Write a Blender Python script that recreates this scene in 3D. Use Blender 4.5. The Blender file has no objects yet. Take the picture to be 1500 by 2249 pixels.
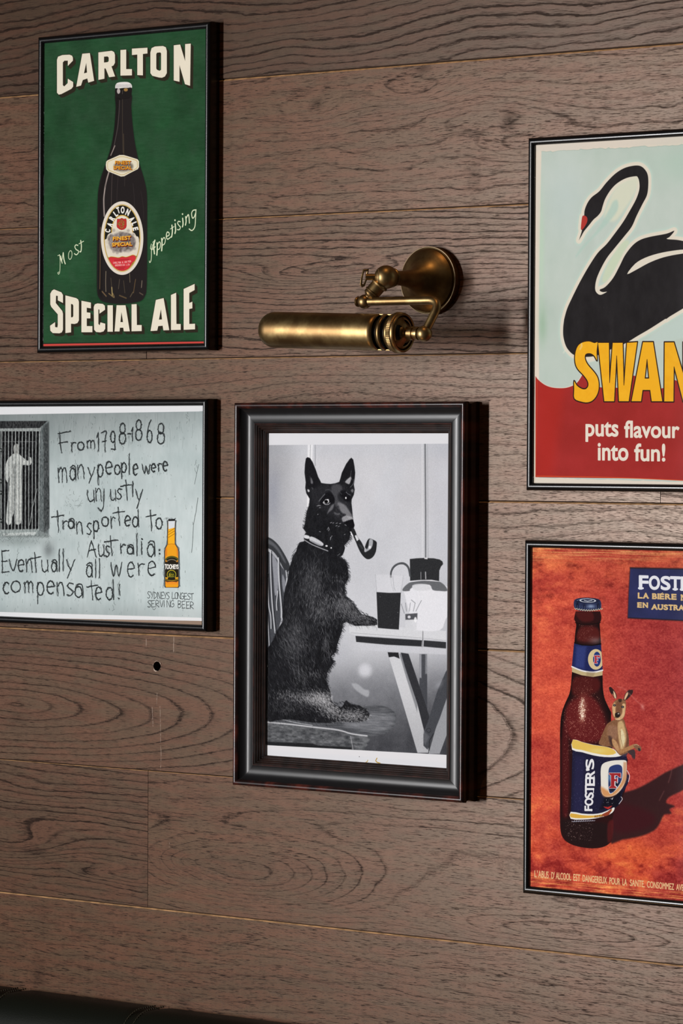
import bpy, bmesh, math, random
import numpy as np
from mathutils import Matrix, Vector

S = bpy.context.scene
MM = 0.001
# ------------------------------------------------------------------ camera
# long lens, standing to the right of the pictures and looking back to the left
YAW, PITCH, ROLL, FPX = 0.6457800, -0.0161403, 0.0051977, 7577.68
CAM = np.array([2.7560337, -3.6573183, 0.0571391])


def cam_axes():
    c, s = math.cos, math.sin
    f0 = np.array([-s(YAW), c(YAW), 0.]); r = np.array([c(YAW), s(YAW), 0.]); u = np.array([0, 0, 1.])
    f = f0 * c(PITCH) + u * s(PITCH); u2 = u * c(PITCH) - f0 * s(PITCH)
    return r * c(ROLL) + u2 * s(ROLL), u2 * c(ROLL) - r * s(ROLL), f


AX_R, AX_U, AX_F = cam_axes()
cd = bpy.data.cameras.new('camera')
cam = bpy.data.objects.new('camera', cd)
S.collection.objects.link(cam)
cam.matrix_world = Matrix([[AX_R[i], AX_U[i], -AX_F[i], CAM[i]] for i in range(3)] + [[0, 0, 0, 1]])
cd.sensor_fit = 'HORIZONTAL'; cd.sensor_width = 36.0; cd.lens = FPX / 1500 * 36.0
cd.clip_start = 0.05; cd.clip_end = 60
S.camera = cam

# ------------------------------------------------------------------ view, world, lights
S.view_settings.view_transform = 'Standard'
S.view_settings.look = 'None'
S.view_settings.gamma = 1.0
S.view_settings.use_curve_mapping = False
S.view_settings.exposure = 0.0
W = bpy.data.worlds.new('room'); S.world = W; W.use_nodes = True
W.node_tree.nodes['Background'].inputs[0].default_value = (1.0, 0.80, 0.62, 1)
W.node_tree.nodes['Background'].inputs[1].default_value = 0.020


def area(name, loc, target, sx, sy, watts, col, spread=180.):
    l = bpy.data.lights.new(name, 'AREA'); l.shape = 'RECTANGLE'
    l.size = sx; l.size_y = sy; l.energy = watts; l.color = col; l.spread = math.radians(spread)
    o = bpy.data.objects.new(name, l); S.collection.objects.link(o)
    o.location = loc
    o.rotation_euler = (Vector(target) - Vector(loc)).to_track_quat('-Z', 'Y').to_euler()
    return o


def spot(name, loc, target, radius, watts, col, cone, blend):
    l = bpy.data.lights.new(name, 'SPOT'); l.energy = watts; l.color = col
    l.shadow_soft_size = radius; l.spot_size = math.radians(cone); l.spot_blend = blend
    o = bpy.data.objects.new(name, l); S.collection.objects.link(o)
    o.location = loc
    o.rotation_euler = (Vector(target) - Vector(loc)).to_track_quat('-Z', 'Y').to_euler()
    return o


# key: a window opposite the wall, a little to the left
area('window_opposite', (-1.73, -4.0, -0.08), (1.6, 0, -0.1), 0.22, 1.9, 91, (1.0, .985, .985), 110)
# added dim softbox out of view, for the brass to reflect
area('room_softbox', (-3.0, -4.6, 0.3), (-3.0, 0, 0.3), 5.6, 3.0, 4.5, (1.0, .93, .84))
# a tall window far to the left: thin reflections on the mouldings
area('window_left', (-3.0, -2.35, 0.05), (0, 0, 0.0), 0.18, 1.7, 7, (0.95, 0.97, 1.0))
# warm room lamps further back
spot('ceiling_lamp', (0.55, -0.75, 2.1), (0.15, 0, 0.2), 0.05, 22, (1.0, 0.54, 0.22), 75, 0.8)
spot('low_lamp', (-0.35, -1.0, -1.7), (0.15, 0, 0.2), 0.05, 10, (1.0, 0.54, 0.22), 60, 0.8)


# photograph pixel -> point on the plane y = const (metres)
def hit(u, v, y=0.0):
    d = AX_F + AX_R * (u - 750.0) / FPX - AX_U * (v - 1124.5) / FPX
    return CAM + d * ((y - CAM[1]) / d[1])


# ------------------------------------------------------------------ materials (procedural)
class N:
    """tiny expression builder over math nodes"""
    nt = None

    def __init__(s, sock): s.k = sock

    @staticmethod
    def op(o, *a):
        n = N.nt.nodes.new('ShaderNodeMath'); n.operation = o
        for i, x in enumerate(a):
            if isinstance(x, N): N.nt.links.new(x.k, n.inputs[i])
            else: n.inputs[i].default_value = float(x)
        return N(n.outputs[0])

    def __add__(s, o): return N.op('ADD', s, o)
    __radd__ = __add__
    def __sub__(s, o): return N.op('SUBTRACT', s, o)
    def __rsub__(s, o): return N.op('SUBTRACT', o, s)
    def __mul__(s, o): return N.op('MULTIPLY', s, o)
    __rmul__ = __mul__
    def __truediv__(s, o): return N.op('DIVIDE', s, o)

    def sstep(s, a, b):
        n = N.nt.nodes.new('ShaderNodeMapRange'); n.interpolation_type = 'SMOOTHSTEP'
        N.nt.links.new(s.k, n.inputs[0]); n.inputs[1].default_value = a; n.inputs[2].default_value = b
        return N(n.outputs[0])


def vec(x, y, z):
    n = N.nt.nodes.new('ShaderNodeCombineXYZ')
    for i, q in enumerate((x, y, z)):
        if isinstance(q, N): N.nt.links.new(q.k, n.inputs[i])
        else: n.inputs[i].default_value = q
    return n.outputs[0]


def noise(v, scale, detail=2., rough=.5):
    n = N.nt.nodes.new('ShaderNodeTexNoise'); N.nt.links.new(v, n.inputs['Vector'])
    n.inputs['Scale'].default_value = scale; n.inputs['Detail'].default_value = detail
    n.inputs['Roughness'].default_value = rough
    return N(n.outputs[0])


def newmat(name):
    m = bpy.data.materials.new(name); m.use_nodes = True
    N.nt = m.node_tree
    return m, m.node_tree.nodes['Principled BSDF']


def plain(name, col, rough=.4, metal=0., spec=.5, coat=0., bump=None, vary=0.):
    m, b = newmat(name)
    b.inputs['Base Color'].default_value = (*col, 1); b.inputs['Roughness'].default_value = rough
    b.inputs['Metallic'].default_value = metal; b.inputs['Specular IOR Level'].default_value = spec
    b.inputs['Coat Weight'].default_value = coat; b.inputs['Coat Roughness'].default_value = .08
    tc = m.node_tree.nodes.new('ShaderNodeTexCoord')
    nz = noise(tc.outputs['Object'], 60, 3)
    if vary:
        mx = m.node_tree.nodes.new('ShaderNodeMix'); mx.data_type = 'RGBA'
        mx.inputs[6].default_value = (*[c * (1 - vary) for c in col], 1)
        mx.inputs[7].default_value = (*[min(1, c * (1 + vary)) for c in col], 1)
        m.node_tree.links.new(nz.sstep(.35, .65).k, mx.inputs[0])
        m.node_tree.links.new(mx.outputs[2], b.inputs['Base Color'])
    r = nz * .08 + (rough - .04)
    m.node_tree.links.new(r.k, b.inputs['Roughness'])
    if bump:
        n2 = noise(tc.outputs['Object'], bump[0], 2)
        bn = m.node_tree.nodes.new('ShaderNodeBump'); bn.inputs['Strength'].default_value = bump[1]
        bn.inputs['Distance'].default_value = bump[2]
        m.node_tree.links.new(n2.k, bn.inputs['Height']); m.node_tree.links.new(bn.outputs[0], b.inputs['Normal'])
    return m


def wood(name, seed, slope=0.0, gain=110.0, quad=None, bumps=(), knots=(), strength=1.0, pores=1.0,
         tone=1.0, warm=0.0, marks=(), linew=.3, warp=1.0):
    """brown fumed oak.  grain = contour lines of a growth-ring height field f(x, z) in metres.
    quad=(cx, cz, ax, az): paraboloid for cathedral figure, bumps=[(x, z, sx, sz, amp)]"""
    m, b = newmat(name); nt = m.node_tree
    tc = nt.nodes.new('ShaderNodeTexCoord')
    sp = nt.nodes.new('ShaderNodeSeparateXYZ'); nt.links.new(tc.outputs['Object'], sp.inputs[0])
    x, z = N(sp.outputs[0]), N(sp.outputs[2])
    # warp of the coordinates
    w1 = noise(vec(x * 3.0, seed * 1.37, z * 9.0), 1.0, 2) - .5
    w2 = noise(vec(x * 26., seed * 2.1, z * 60.), 1.0, 2) - .5
    w3 = noise(vec(x * 190., seed * .7, z * 330.), 1.0, 1) - .5
    f = z * gain + x * (slope * gain)
    if quad:
        cx, cz, ax, az = quad
        dx = (x - cx) * ax; dz = (z - cz) * az
        f = N.op('SQRT', dx * dx + dz * dz + .02)
    for (bx, bz, sx, sz, amp) in bumps:
        dx = (x - bx) / sx; dz = (z - bz) / sz
        f = f + N.op('EXPONENT', (dx * dx + dz * dz) * -1.0) * amp
    f = f + w1 * (3.2 * warp) + seed * 3.1
    fs = f + w2 * (.16 * warp)
    f = f + w2 * (.45 * warp) + w3 * .13
    s = N.op('FRACT', f)
    ring = N.op('FLOOR', f)
    rv = noise(vec(ring * 3.7, seed, 0.3), 1.0, 0).sstep(.25, .75)       # each ring its own weight
    core = (1 - s.sstep(.05, linew * .5 + .08)) * s.sstep(0, .04) + s.sstep(.955, 1.0)
    tail = 1 - s.sstep(.08, linew + .30)
    if quad: zp = z + (w1 * .004 + w2 * .0012)
    else:
        kk = min(.5, .45 / max([.9] + [abs(bb[4]) / (gain * bb[3]) for bb in bumps]))
        zp = z * (1 - kk) + fs * (kk / gain)
    fine = noise(vec(x * 70., seed * 5., zp * 1250.), 1.0, 2)                # short pores running with the grain
    fine2 = noise(vec(x * 130., seed * 3.3, zp * 2100.), 1.0, 1)
    porem = fine.sstep(.40, .56)
    patch = noise(vec(x * 5., seed * 1.9, z * 22.), 1.0, 2).sstep(.3, .7)
    dark = N.op('MINIMUM', (core * (porem * .35 + .65) * (rv * .55 + .55) + tail * porem * (rv * .35 + .12)) * (patch * .4 + .7) * strength, 1.0)
    dash = fine.sstep(.565, .655) * (.72 * pores) + fine2.sstep(.57, .66) * (.46 * pores)
    # cross-grain mottle (medullary flecks)
    mott = noise(vec(x * 75., seed * 4., z * 70.), 1.0, 3) - .5
    flk = noise(vec(x * 260., seed * 4.4, z * 110.), 1.0, 1).sstep(.58, .75)
    big = noise(vec(x * 4., seed * 8., z * 26.), 1.0, 3) - .5
    total = N.op('MINIMUM', dark * .95 + dash * (1 - dark * .7) + .0, 1.0)
    for (kx, kz, sx, sz, amp) in knots:
        dx = (x - kx) / sx; dz = (z - kz) / sz
        nk = noise(vec(x * 60., seed, z * 60.), 1.0, 2) + .5
        total = total + N.op('EXPONENT', (dx * dx + dz * dz) * -1.0 * nk) * amp
    total = N.op('MINIMUM', total, 1.0)
    base = (.112, .050, .028); drk = (.013, .006, .004)
    greyc = (.094, .053, .030)
    mixc = nt.nodes.new('ShaderNodeMix'); mixc.data_type = 'RGBA'
    mixc.inputs[6].default_value = (*[c * tone * k for c, k in zip(base, (1 + warm, 1, 1 - warm))], 1)
    mixc.inputs[7].default_value = (*[c * tone for c in greyc], 1)
    nt.links.new(noise(vec(x * 14., seed * 6., z * 90.), 1.0, 3).sstep(.38, .62).k, mixc.inputs[0])
    bri = 1.0 + big * .45 + mott * .32 + flk * .10
    vm = nt.nodes.new('ShaderNodeVectorMath'); vm.operation = 'SCALE'
    nt.links.new(mixc.outputs[2], vm.inputs[0]); nt.links.new(bri.k, vm.inputs['Scale'])
    mx = nt.nodes.new('ShaderNodeMix'); mx.data_type = 'RGBA'
    nt.links.new(vm.outputs[0], mx.inputs[6]); mx.inputs[7].default_value = (*drk, 1)
    nt.links.new(total.k, mx.inputs[0])
    out = mx.outputs[2]
    for (ax_, az_, bx_, bz_, w, a) in marks:   # pale scuffs
        L2 = (bx_ - ax_) ** 2 + (bz_ - az_) ** 2
        t = N.op('MINIMUM', N.op('MAXIMUM', ((x - ax_) * (bx_ - ax_) + (z - az_) * (bz_ - az_)) / L2, 0.), 1.)
        ddx = x - ax_ - t * (bx_ - ax_) + w2 * .002; ddz = z - az_ - t * (bz_ - az_)
        d = N.op('SQRT', ddx * ddx + ddz * ddz)
        k = (1 - d.sstep(w * .4, w * 1.2)) * a * noise(vec(x * 900., seed, z * 300.), 1.0, 1).sstep(.3, .6)
        q = nt.nodes.new('ShaderNodeMix'); q.data_type = 'RGBA'
        nt.links.new(out, q.inputs[6]); q.inputs[7].default_value = (.42, .33, .27, 1)
        nt.links.new(k.k, q.inputs[0]); out = q.outputs[2]
    nt.links.new(out, b.inputs['Base Color'])
    nt.links.new((total * .16 + mott * .06 + .32).k, b.inputs['Roughness'])
    b.inputs['Specular Tint'].default_value = (1.0, .82, .70, 1)
    nt.links.new((.33 - total * .24).k, b.inputs['Specular IOR Level'])
    bn = nt.nodes.new('ShaderNodeBump'); bn.inputs['Strength'].default_value = .13
    bn.inputs['Distance'].default_value = .0003
    nt.links.new((1 - total).k, bn.inputs['Height']); nt.links.new(bn.outputs[0], b.inputs['Normal'])
    return m


# ------------------------------------------------------------------ mesh helpers
def link(name, me, mat, parent=None):
    o = bpy.data.objects.new(name, me); S.collection.objects.link(o)
    for mm in (mat if isinstance(mat, (list, tuple)) else [mat]):
        me.materials.append(mm)
    if parent is not None: o.parent = parent
    return o


def from_bm(name, bm, mat, parent=None, smooth=None):
    bmesh.ops.recalc_face_normals(bm, faces=bm.faces)
    me = bpy.data.meshes.new(name); bm.to_mesh(me); bm.free()
    if smooth is not None:
        for p in me.polygons: p.use_smooth = True
        me.set_sharp_from_angle(angle=math.radians(smooth))
    return link(name, me, mat, parent)


def box(bm, x0, x1, y0, y1, z0, z1):
    vs = [bm.verts.new((x, y, z)) for x in (x0, x1) for y in (y0, y1) for z in (z0, z1)]
    for q in ((0, 1, 3, 2), (4, 6, 7, 5), (0, 4, 5, 1), (2, 3, 7, 6), (0, 2, 6, 4), (1, 5, 7, 3)):
        bm.faces.new([vs[i] for i in q])
    return vs


def lathe(name, prof, mat, parent, mtx, n=64, smooth=35):
    """prof = [(r, h)], spun about local z, placed with mtx"""
    bm = bmesh.new(); rings = []
    for r, h in prof:
        if r < 1e-6: rings.append([bm.verts.new((0, 0, h))] * n)
        else: rings.append([bm.verts.new((r * math.cos(2 * math.pi * i / n), r * math.sin(2 * math.pi * i / n), h)) for i in range(n)])
    for a, b_ in zip(rings, rings[1:]):
        for i in range(n):
            j = (i + 1) % n; q = []
            for v in (a[i], a[j], b_[j], b_[i]):
                if v not in q: q.append(v)
            if len(q) > 2: bm.faces.new(q)
    bm.transform(mtx)
    return from_bm(name, bm, mat, parent, smooth)


def tube(name, pts, r, mat, parent, n=24, sub=True):
    """round tube along a smooth path"""
    P = [Vector(p) for p in pts]
    bm = bmesh.new(); rings = []
    up = Vector((0, 0, 1))
    t0 = (P[1] - P[0]).normalized(); nrm = t0.cross(up)
    if nrm.length < .1: nrm = t0.cross(Vector((1, 0, 0)))
    nrm.normalize()
    for i, p in enumerate(P):
        t = (P[min(i + 1, len(P) - 1)] - P[max(i - 1, 0)]).normalized()
        nrm = (nrm - t * nrm.dot(t)).normalized(); bi = t.cross(nrm)
        rings.append([bm.verts.new(p + (nrm * math.cos(2 * math.pi * k / n) + bi * math.sin(2 * math.pi * k / n)) * r) for k in range(n)])
    for a, b_ in zip(rings, rings[1:]):
        for k in range(n):
            bm.faces.new((a[k], a[(k + 1) % n], b_[(k + 1) % n], b_[k]))
    bm.faces.new(rings[0][::-1]); bm.faces.new(rings[-1])
    return from_bm(name, bm, mat, parent, 50)


def axis_mtx(origin, direction):
    d = Vector(direction).normalized()
    return Matrix.Translation(Vector(origin)) @ d.to_track_quat('Z', 'Y').to_matrix().to_4x4()


def thing(name, label, cat, loc=(0, 0, 0), group=None):
    o = bpy.data.objects.new(name, None); S.collection.objects.link(o)
    o.location = loc; o.empty_display_size = .02
    o['label'] = label; o['category'] = cat
    if group: o['group'] = group
    return o


# ------------------------------------------------------------------ print painter: a small numpy rasteriser
def srgb(c): return np.array(c, float) / 255.0


def vnoise(h, w, ch, cw, seed):
    r = np.random.RandomState(seed)
    gh, gw = int(h / ch) + 3, int(w / cw) + 3
    g = r.rand(gh, gw)
    y = np.arange(h) / ch; x = np.arange(w) / cw
    yi = y.astype(int); xi = x.astype(int); fy = y - yi; fx = x - xi
    fy = fy * fy * (3 - 2 * fy); fx = fx * fx * (3 - 2 * fx)
    a = g[yi][:, xi]; b = g[yi][:, xi + 1]; c = g[yi + 1][:, xi]; d = g[yi + 1][:, xi + 1]
    fx = fx[None]; fy = fy[:, None]
    return (a * (1 - fx) + b * fx) * (1 - fy) + (c * (1 - fx) + d * fx) * fy


def fbm(h, w, ch, cw, seed, octv=4):
    o = 0; amp = 1; t = 0
    for k in range(octv):
        o = o + amp * vnoise(h, w, max(ch / 2 ** k, 1.01), max(cw / 2 ** k, 1.01), seed + k); t += amp; amp *= .55
    return o / t - .5


def ss(x, a, b):
    t = np.clip((x - a) / (b - a), 0, 1); return t * t * (3 - 2 * t)


def smooth_pts(pts, closed=True, n=6):
    """Catmull-Rom through the points"""
    P = np.array(pts, float); m = len(P); out = []
    rng = range(m) if closed else range(m - 1)
    for i in rng:
        if closed: p0, p1, p2, p3 = P[i - 1], P[i], P[(i + 1) % m], P[(i + 2) % m]
        else: p0, p1, p2, p3 = P[max(i - 1, 0)], P[i], P[i + 1], P[min(i + 2, m - 1)]
        for k in range(n):
            t = k / n
            out.append(.5 * ((2 * p1) + (-p0 + p2) * t + (2 * p0 - 5 * p1 + 4 * p2 - p3) * t * t + (-p0 + 3 * p1 - 3 * p2 + p3) * t ** 3))
    if not closed: out.append(P[-1])
    return np.array(out)


def Zm(ox, oy, s):
    def f(*p):
        if len(p) == 1: p = p[0]
        a = np.array(p, float).reshape(-1, 2)
        return np.stack([ox + a[:, 0] / s, oy + a[:, 1] / s], 1)
    return f


def ell(cx, cy, rx, ry, n=48, rot=0., a0=0., a1=2 * math.pi):
    t = np.linspace(a0, a1, n, endpoint=abs(a1 - a0 - 2 * math.pi) > 1e-6)
    x, y = rx * np.cos(t), ry * np.sin(t)
    return np.stack([cx + x * math.cos(rot) - y * math.sin(rot), cy + x * math.sin(rot) + y * math.cos(rot)], 1)


_font_cache = {}


def glyphs(txt):
    """outline segments of built-in font text, one array per character, all in one em frame"""
    if txt in _font_cache: return _font_cache[txt]
    cu = bpy.data.curves.new('t', 'FONT'); cu.body = txt; cu.resolution_u = 5; cu.fill_mode = 'FRONT'
    ob = bpy.data.objects.new('t', cu); S.collection.objects.link(ob)
    dg = bpy.context.evaluated_depsgraph_get(); me = ob.evaluated_get(dg).to_mesh()
    co = np.array([v.co[:2] for v in me.vertices]); cnt = {}
    for p in me.polygons:
        for e in p.edge_keys: cnt[e] = cnt.get(e, 0) + 1
    segs = np.array([[*co[a], *co[b]] for (a, b), c in cnt.items() if c == 1])
    ob.evaluated_get(dg).to_mesh_clear()
    bpy.data.objects.remove(ob); bpy.data.curves.remove(cu)
    _font_cache[txt] = segs
    return segs


class Art:
    def __init__(s, x0, x1, z0, z1, y, dens=3.3, bg=(128, 128, 128)):
        """x0..z1 in mm on the wall, y = plane of the print in metres"""
        s.x0, s.x1, s.z0, s.z1, s.y, s.d = x0, x1, z0, z1, y, dens
        s.w = int(round((x1 - x0) * dens)); s.h = int(round((z1 - z0) * dens))
        s.im = np.zeros((s.h, s.w, 3), np.float32) + srgb(bg).astype(np.float32)
        # photograph coordinates of each texel
        X = (x0 + (np.arange(s.w) + .5) / dens) * MM; Zc = (z1 - (np.arange(s.h) + .5) / dens) * MM
        dx = X[None] - CAM[0]; dy = y - CAM[1]; dz = Zc[:, None] - CAM[2]
        wv = dx * AX_F[0] + dy * AX_F[1] + dz * AX_F[2]
        s.U = 750 + FPX * (dx * AX_R[0] + dy * AX_R[1] + dz * AX_R[2]) / wv
        s.V = 1124.5 - FPX * (dx * AX_U[0] + dy * AX_U[1] + dz * AX_U[2]) / wv
        s.rs = np.random.RandomState(7)

    def T(s, pts):
        """photo px -> texel"""
        p = np.array(pts, float).reshape(-1, 2)
        d = AX_F[None] + AX_R[None] * ((p[:, 0:1] - 750) / FPX) - AX_U[None] * ((p[:, 1:2] - 1124.5) / FPX)
        t = (s.y - CAM[1]) / d[:, 1]
        X = (CAM[0] + d[:, 0] * t) * 1000; Zc = (CAM[2] + d[:, 2] * t) * 1000
        return np.stack([(X - s.x0) * s.d - .5, (s.z1 - Zc) * s.d - .5], 1)

    def segs(s, loops):
        out = []
        for L in loops:
            t = s.T(L); out.append(np.hstack([t, np.roll(t, -1, 0)]))
        return np.vstack(out)

    def field(s, sg, pad, parity=True):
        """signed distance (texels) in the bbox of segments"""
        pad = pad + 2
        x0 = max(int(min(sg[:, 0].min(), sg[:, 2].min()) - pad), 0); x1 = min(int(max(sg[:, 0].max(), sg[:, 2].max()) + pad) + 1, s.w)
        y0 = max(int(min(sg[:, 1].min(), sg[:, 3].min()) - pad), 0); y1 = min(int(max(sg[:, 1].max(), sg[:, 3].max()) + pad) + 1, s.h)
        if x1 <= x0 or y1 <= y0: return None
        D = np.full((y1 - y0, x1 - x0), float(pad)); K = 64
        sx0 = np.minimum(sg[:, 0], sg[:, 2]); sx1 = np.maximum(sg[:, 0], sg[:, 2])
        sy0 = np.minimum(sg[:, 1], sg[:, 3]); sy1 = np.maximum(sg[:, 1], sg[:, 3])
        for ty in range(y0, y1, K):
            for tx in range(x0, x1, K):
                ex, ey = min(tx + K, x1), min(ty + K, y1)
                px = np.arange(tx, ex)[None, :].astype(float); py = np.arange(ty, ey)[:, None].astype(float)
                near = (sx0 < ex + pad) & (sx1 > tx - pad) & (sy0 < ey + pad) & (sy1 > ty - pad)
                d2 = np.full((ey - ty, ex - tx), float(pad * pad))
                for a, b, c, d in sg[near]:
                    vx, vy = c - a, d - b; L = vx * vx + vy * vy + 1e-9
                    t = np.clip(((px - a) * vx + (py - b) * vy) / L, 0, 1)
                    np.minimum(d2, (px - a - t * vx) ** 2 + (py - b - t * vy) ** 2, out=d2)
                d2 = np.sqrt(d2)
                if parity:
                    ins = np.zeros(d2.shape, bool)
                    for a, b, c, d in sg[(sy0 < ey) & (sy1 > ty - 1) & (sx1 > tx - 1)]:
                        if b == d: continue
                        row = ((b > py) != (d > py))
                        xx = a + (py - b) * (c - a) / (d - b)
                        ins ^= row & (px < xx)
                    d2 = np.where(ins, -d2, d2)
                D[ty - y0:ey - y0, tx - x0:ex - x0] = d2
        return (slice(y0, y1), slice(x0, x1)), D

    def comp(s, sl, a, col):
        c = col if isinstance(col, np.ndarray) and col.ndim == 3 else srgb(col)
        if isinstance(c, np.ndarray) and c.ndim == 3: c = c[sl]
        s.im[sl] = s.im[sl] * (1 - a[..., None]) + c * a[..., None]

    def fill(s, loops, col, alpha=1., soft=.7, grow=0., mod=None):
        if not isinstance(loops, list): loops = [loops]
        r = s.field(s.segs(loops), soft + abs(grow) + 1)
        if r is None: return
        sl, D = r
        a = np.clip((grow - D) / (2 * soft) + .5, 0, 1)
        if soft > 2: a = a * a * (3 - 2 * a)
        if mod is not None: a = a * mod[sl]
        s.comp(sl, a * alpha, col)

    def mask(s, loops, soft=.7):
        m = np.zeros((s.h, s.w)); 
        if not isinstance(loops, list): loops = [loops]
        r = s.field(s.segs(loops), soft + 1)
        if r is not None: m[r[0]] = np.clip(-r[1] / (2 * soft) + .5, 0, 1)
        return m

    def line(s, pts, w, col, alpha=1., soft=.6, closed=False, mod=None, smooth=0):
        """stroke, w = width in texels (number or per-shape)"""
        if smooth: pts = smooth_pts(pts, closed, smooth)
        t = s.T(pts); sg = np.hstack([t[:-1], t[1:]])
        if closed: sg = np.vstack([sg, np.hstack([t[-1:], t[:1]])])
        r = s.field(sg, w / 2 + soft + 1, parity=False)
        if r is None: return
        sl, D = r; a = np.clip((w / 2 - D) / (2 * soft) + .5, 0, 1)
        if mod is not None: a = a * mod[sl]
        s.comp(sl, a * alpha, col)

    def text(s, txt, quad, col, bold=0., alpha=1., soft=.6, shadow=None):
        """built-in font text fitted into a quad TL, TR, BR, BL in photo px"""
        g = glyphs(txt)
        mn = np.minimum(g[:, :2].min(0), g[:, 2:].min(0)); mxx = np.maximum(g[:, :2].max(0), g[:, 2:].max(0))
        q = np.array(quad, float)

        def mp(p):
            u = ((p[:, 0] - mn[0]) / (mxx[0] - mn[0]))[:, None]; v = (1 - (p[:, 1] - mn[1]) / (mxx[1] - mn[1]))[:, None]
            return s.T((q[0] * (1 - u) + q[1] * u) * (1 - v) + (q[3] * (1 - u) + q[2] * u) * v)
        sg = np.hstack([mp(g[:, :2]), mp(g[:, 2:])])
        r = s.field(sg, abs(bold) + soft + 1)
        if r is None: return
        sl, D = r; s.comp(sl, np.clip((bold - D) / (2 * soft) + .5, 0, 1) * alpha, col)

    def box_text(s, txt, x0, y0, x1, y1, col, slope=0., **k):
        d = slope * (x1 - x0)
        s.text(txt, [(x0, y0), (x1, y0 + d), (x1, y1 + d), (x0, y1)], col, **k)

    def hairs(s, region, n, length, ang, col0, col1, alpha=.5, curl=.3, width=1.0, mod=None):
        """region: mask array; ang: function(u, v) -> direction in radians (photo space, y down)"""
        ys, xs = np.nonzero(region > .5)
        if len(ys) == 0: return
        k = s.rs.randint(0, len(ys), n)
        x = xs[k].astype(float); y = ys[k].astype(float)
        a = ang(s.U[ys[k], xs[k]], s.V[ys[k], xs[k]]) + s.rs.randn(n) * .22
        L = length * (0.5 + s.rs.rand(n)); cu = s.rs.randn(n) * curl / length
        tone = s.rs.rand(n) ** 1.5
        m = int(length * 1.8) + 2
        A = np.zeros(s.h * s.w, np.float32); Cc = np.zeros(s.h * s.w, np.float32)
        for i in range(m):
            t = i / m
            st = L / m
            x = x + np.cos(a) * st; y = y + np.sin(a) * st; a = a + cu * st
            xi = np.floor(x).astype(int); yi = np.floor(y).astype(int); fx = x - xi; fy = y - yi
            prof = math.sin(math.pi * min(.98, t * .9 + .08)) * alpha
            for dx in (0, 1):
                for dy in (0, 1):
                    X = xi + dx; Y = yi + dy
                    ok = (X >= 0) & (X < s.w) & (Y >= 0) & (Y < s.h)
                    wgt = (fx if dx else 1 - fx) * (fy if dy else 1 - fy) * prof * (.35 + .65 * tone) * width
                    idx = Y[ok] * s.w + X[ok]
                    np.maximum.at(A, idx, wgt[ok].astype(np.float32))
        A = np.clip(A.reshape(s.h, s.w), 0, 1)
        if mod is not None: A = A * mod
        c = srgb(col0)
        s.im[:] = s.im * (1 - A[..., None]) + c * A[..., None]

    def dots(s, region, n, col, alpha=.8, size=1.0):
        ys, xs = np.nonzero(region > .5)
        if len(ys) == 0: return
        k = s.rs.randint(0, len(ys), n)
        R = int(size * 1.5 + 1.5)
        sz = size * (.4 + .9 * s.rs.rand(n)); al = alpha * (.3 + .7 * s.rs.rand(n))
        c = srgb(col)
        for y, x, q, a in zip(ys[k], xs[k], sz, al):
            y0, y1, x0, x1 = max(y - R, 0), min(y + R + 1, s.h), max(x - R, 0), min(x + R + 1, s.w)
            yy, xx = np.mgrid[y0:y1, x0:x1]
            m = np.clip(q - np.hypot(yy - y, xx - x) + .5, 0, 1) * a
            s.im[y0:y1, x0:x1] = s.im[y0:y1, x0:x1] * (1 - m[..., None]) + c * m[..., None]

    def glow(s, cx, cy, rx, ry, col, alpha, rot=0., power=1.):
        dx = s.U - cx; dy = s.V - cy
        a = dx * math.cos(rot) + dy * math.sin(rot); b = -dx * math.sin(rot) + dy * math.cos(rot)
        m = np.exp(-((a / rx) ** 2 + (b / ry) ** 2) ** power) * alpha
        s.im[:] = s.im * (1 - m[..., None]) + srgb(col) * m[..., None]

    def grain(s, amp, ch=1.6, seed=3):
        s.im[:] = np.clip(s.im + (fbm(s.h, s.w, ch, ch, seed, 2) * amp)[..., None], 0, 1)

    def blur(s, n=1):
        for _ in range(n):
            p = np.pad(s.im, ((1, 1), (1, 1), (0, 0)), 'edge')
            q = (p[:-2] + 2 * p[1:-1] + p[2:]) / 4
            s.im = (q[:, :-2] + 2 * q[:, 1:-1] + q[:, 2:]) / 4

    def image(s, name):
        im = bpy.data.images.new(name, s.w, s.h)
        px = np.ones((s.h, s.w, 4), np.float32); px[..., :3] = np.clip(s.im, 0, 1)[::-1]
        im.pixels.foreach_set(px.ravel()); im.update()
        try: im.pack()
        except Exception: pass
        return im


# hand-drawn letters: strokes in a unit box, x 0..1, y 0 (top) .. 1 (baseline)
def _c(cx, cy, rx, ry, a0, a1, n=12):
    return [(cx + rx * math.cos(math.radians(a0 + (a1 - a0) * i / n)), cy + ry * math.sin(math.radians(a0 + (a1 - a0) * i / n))) for i in range(n + 1)]


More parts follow.
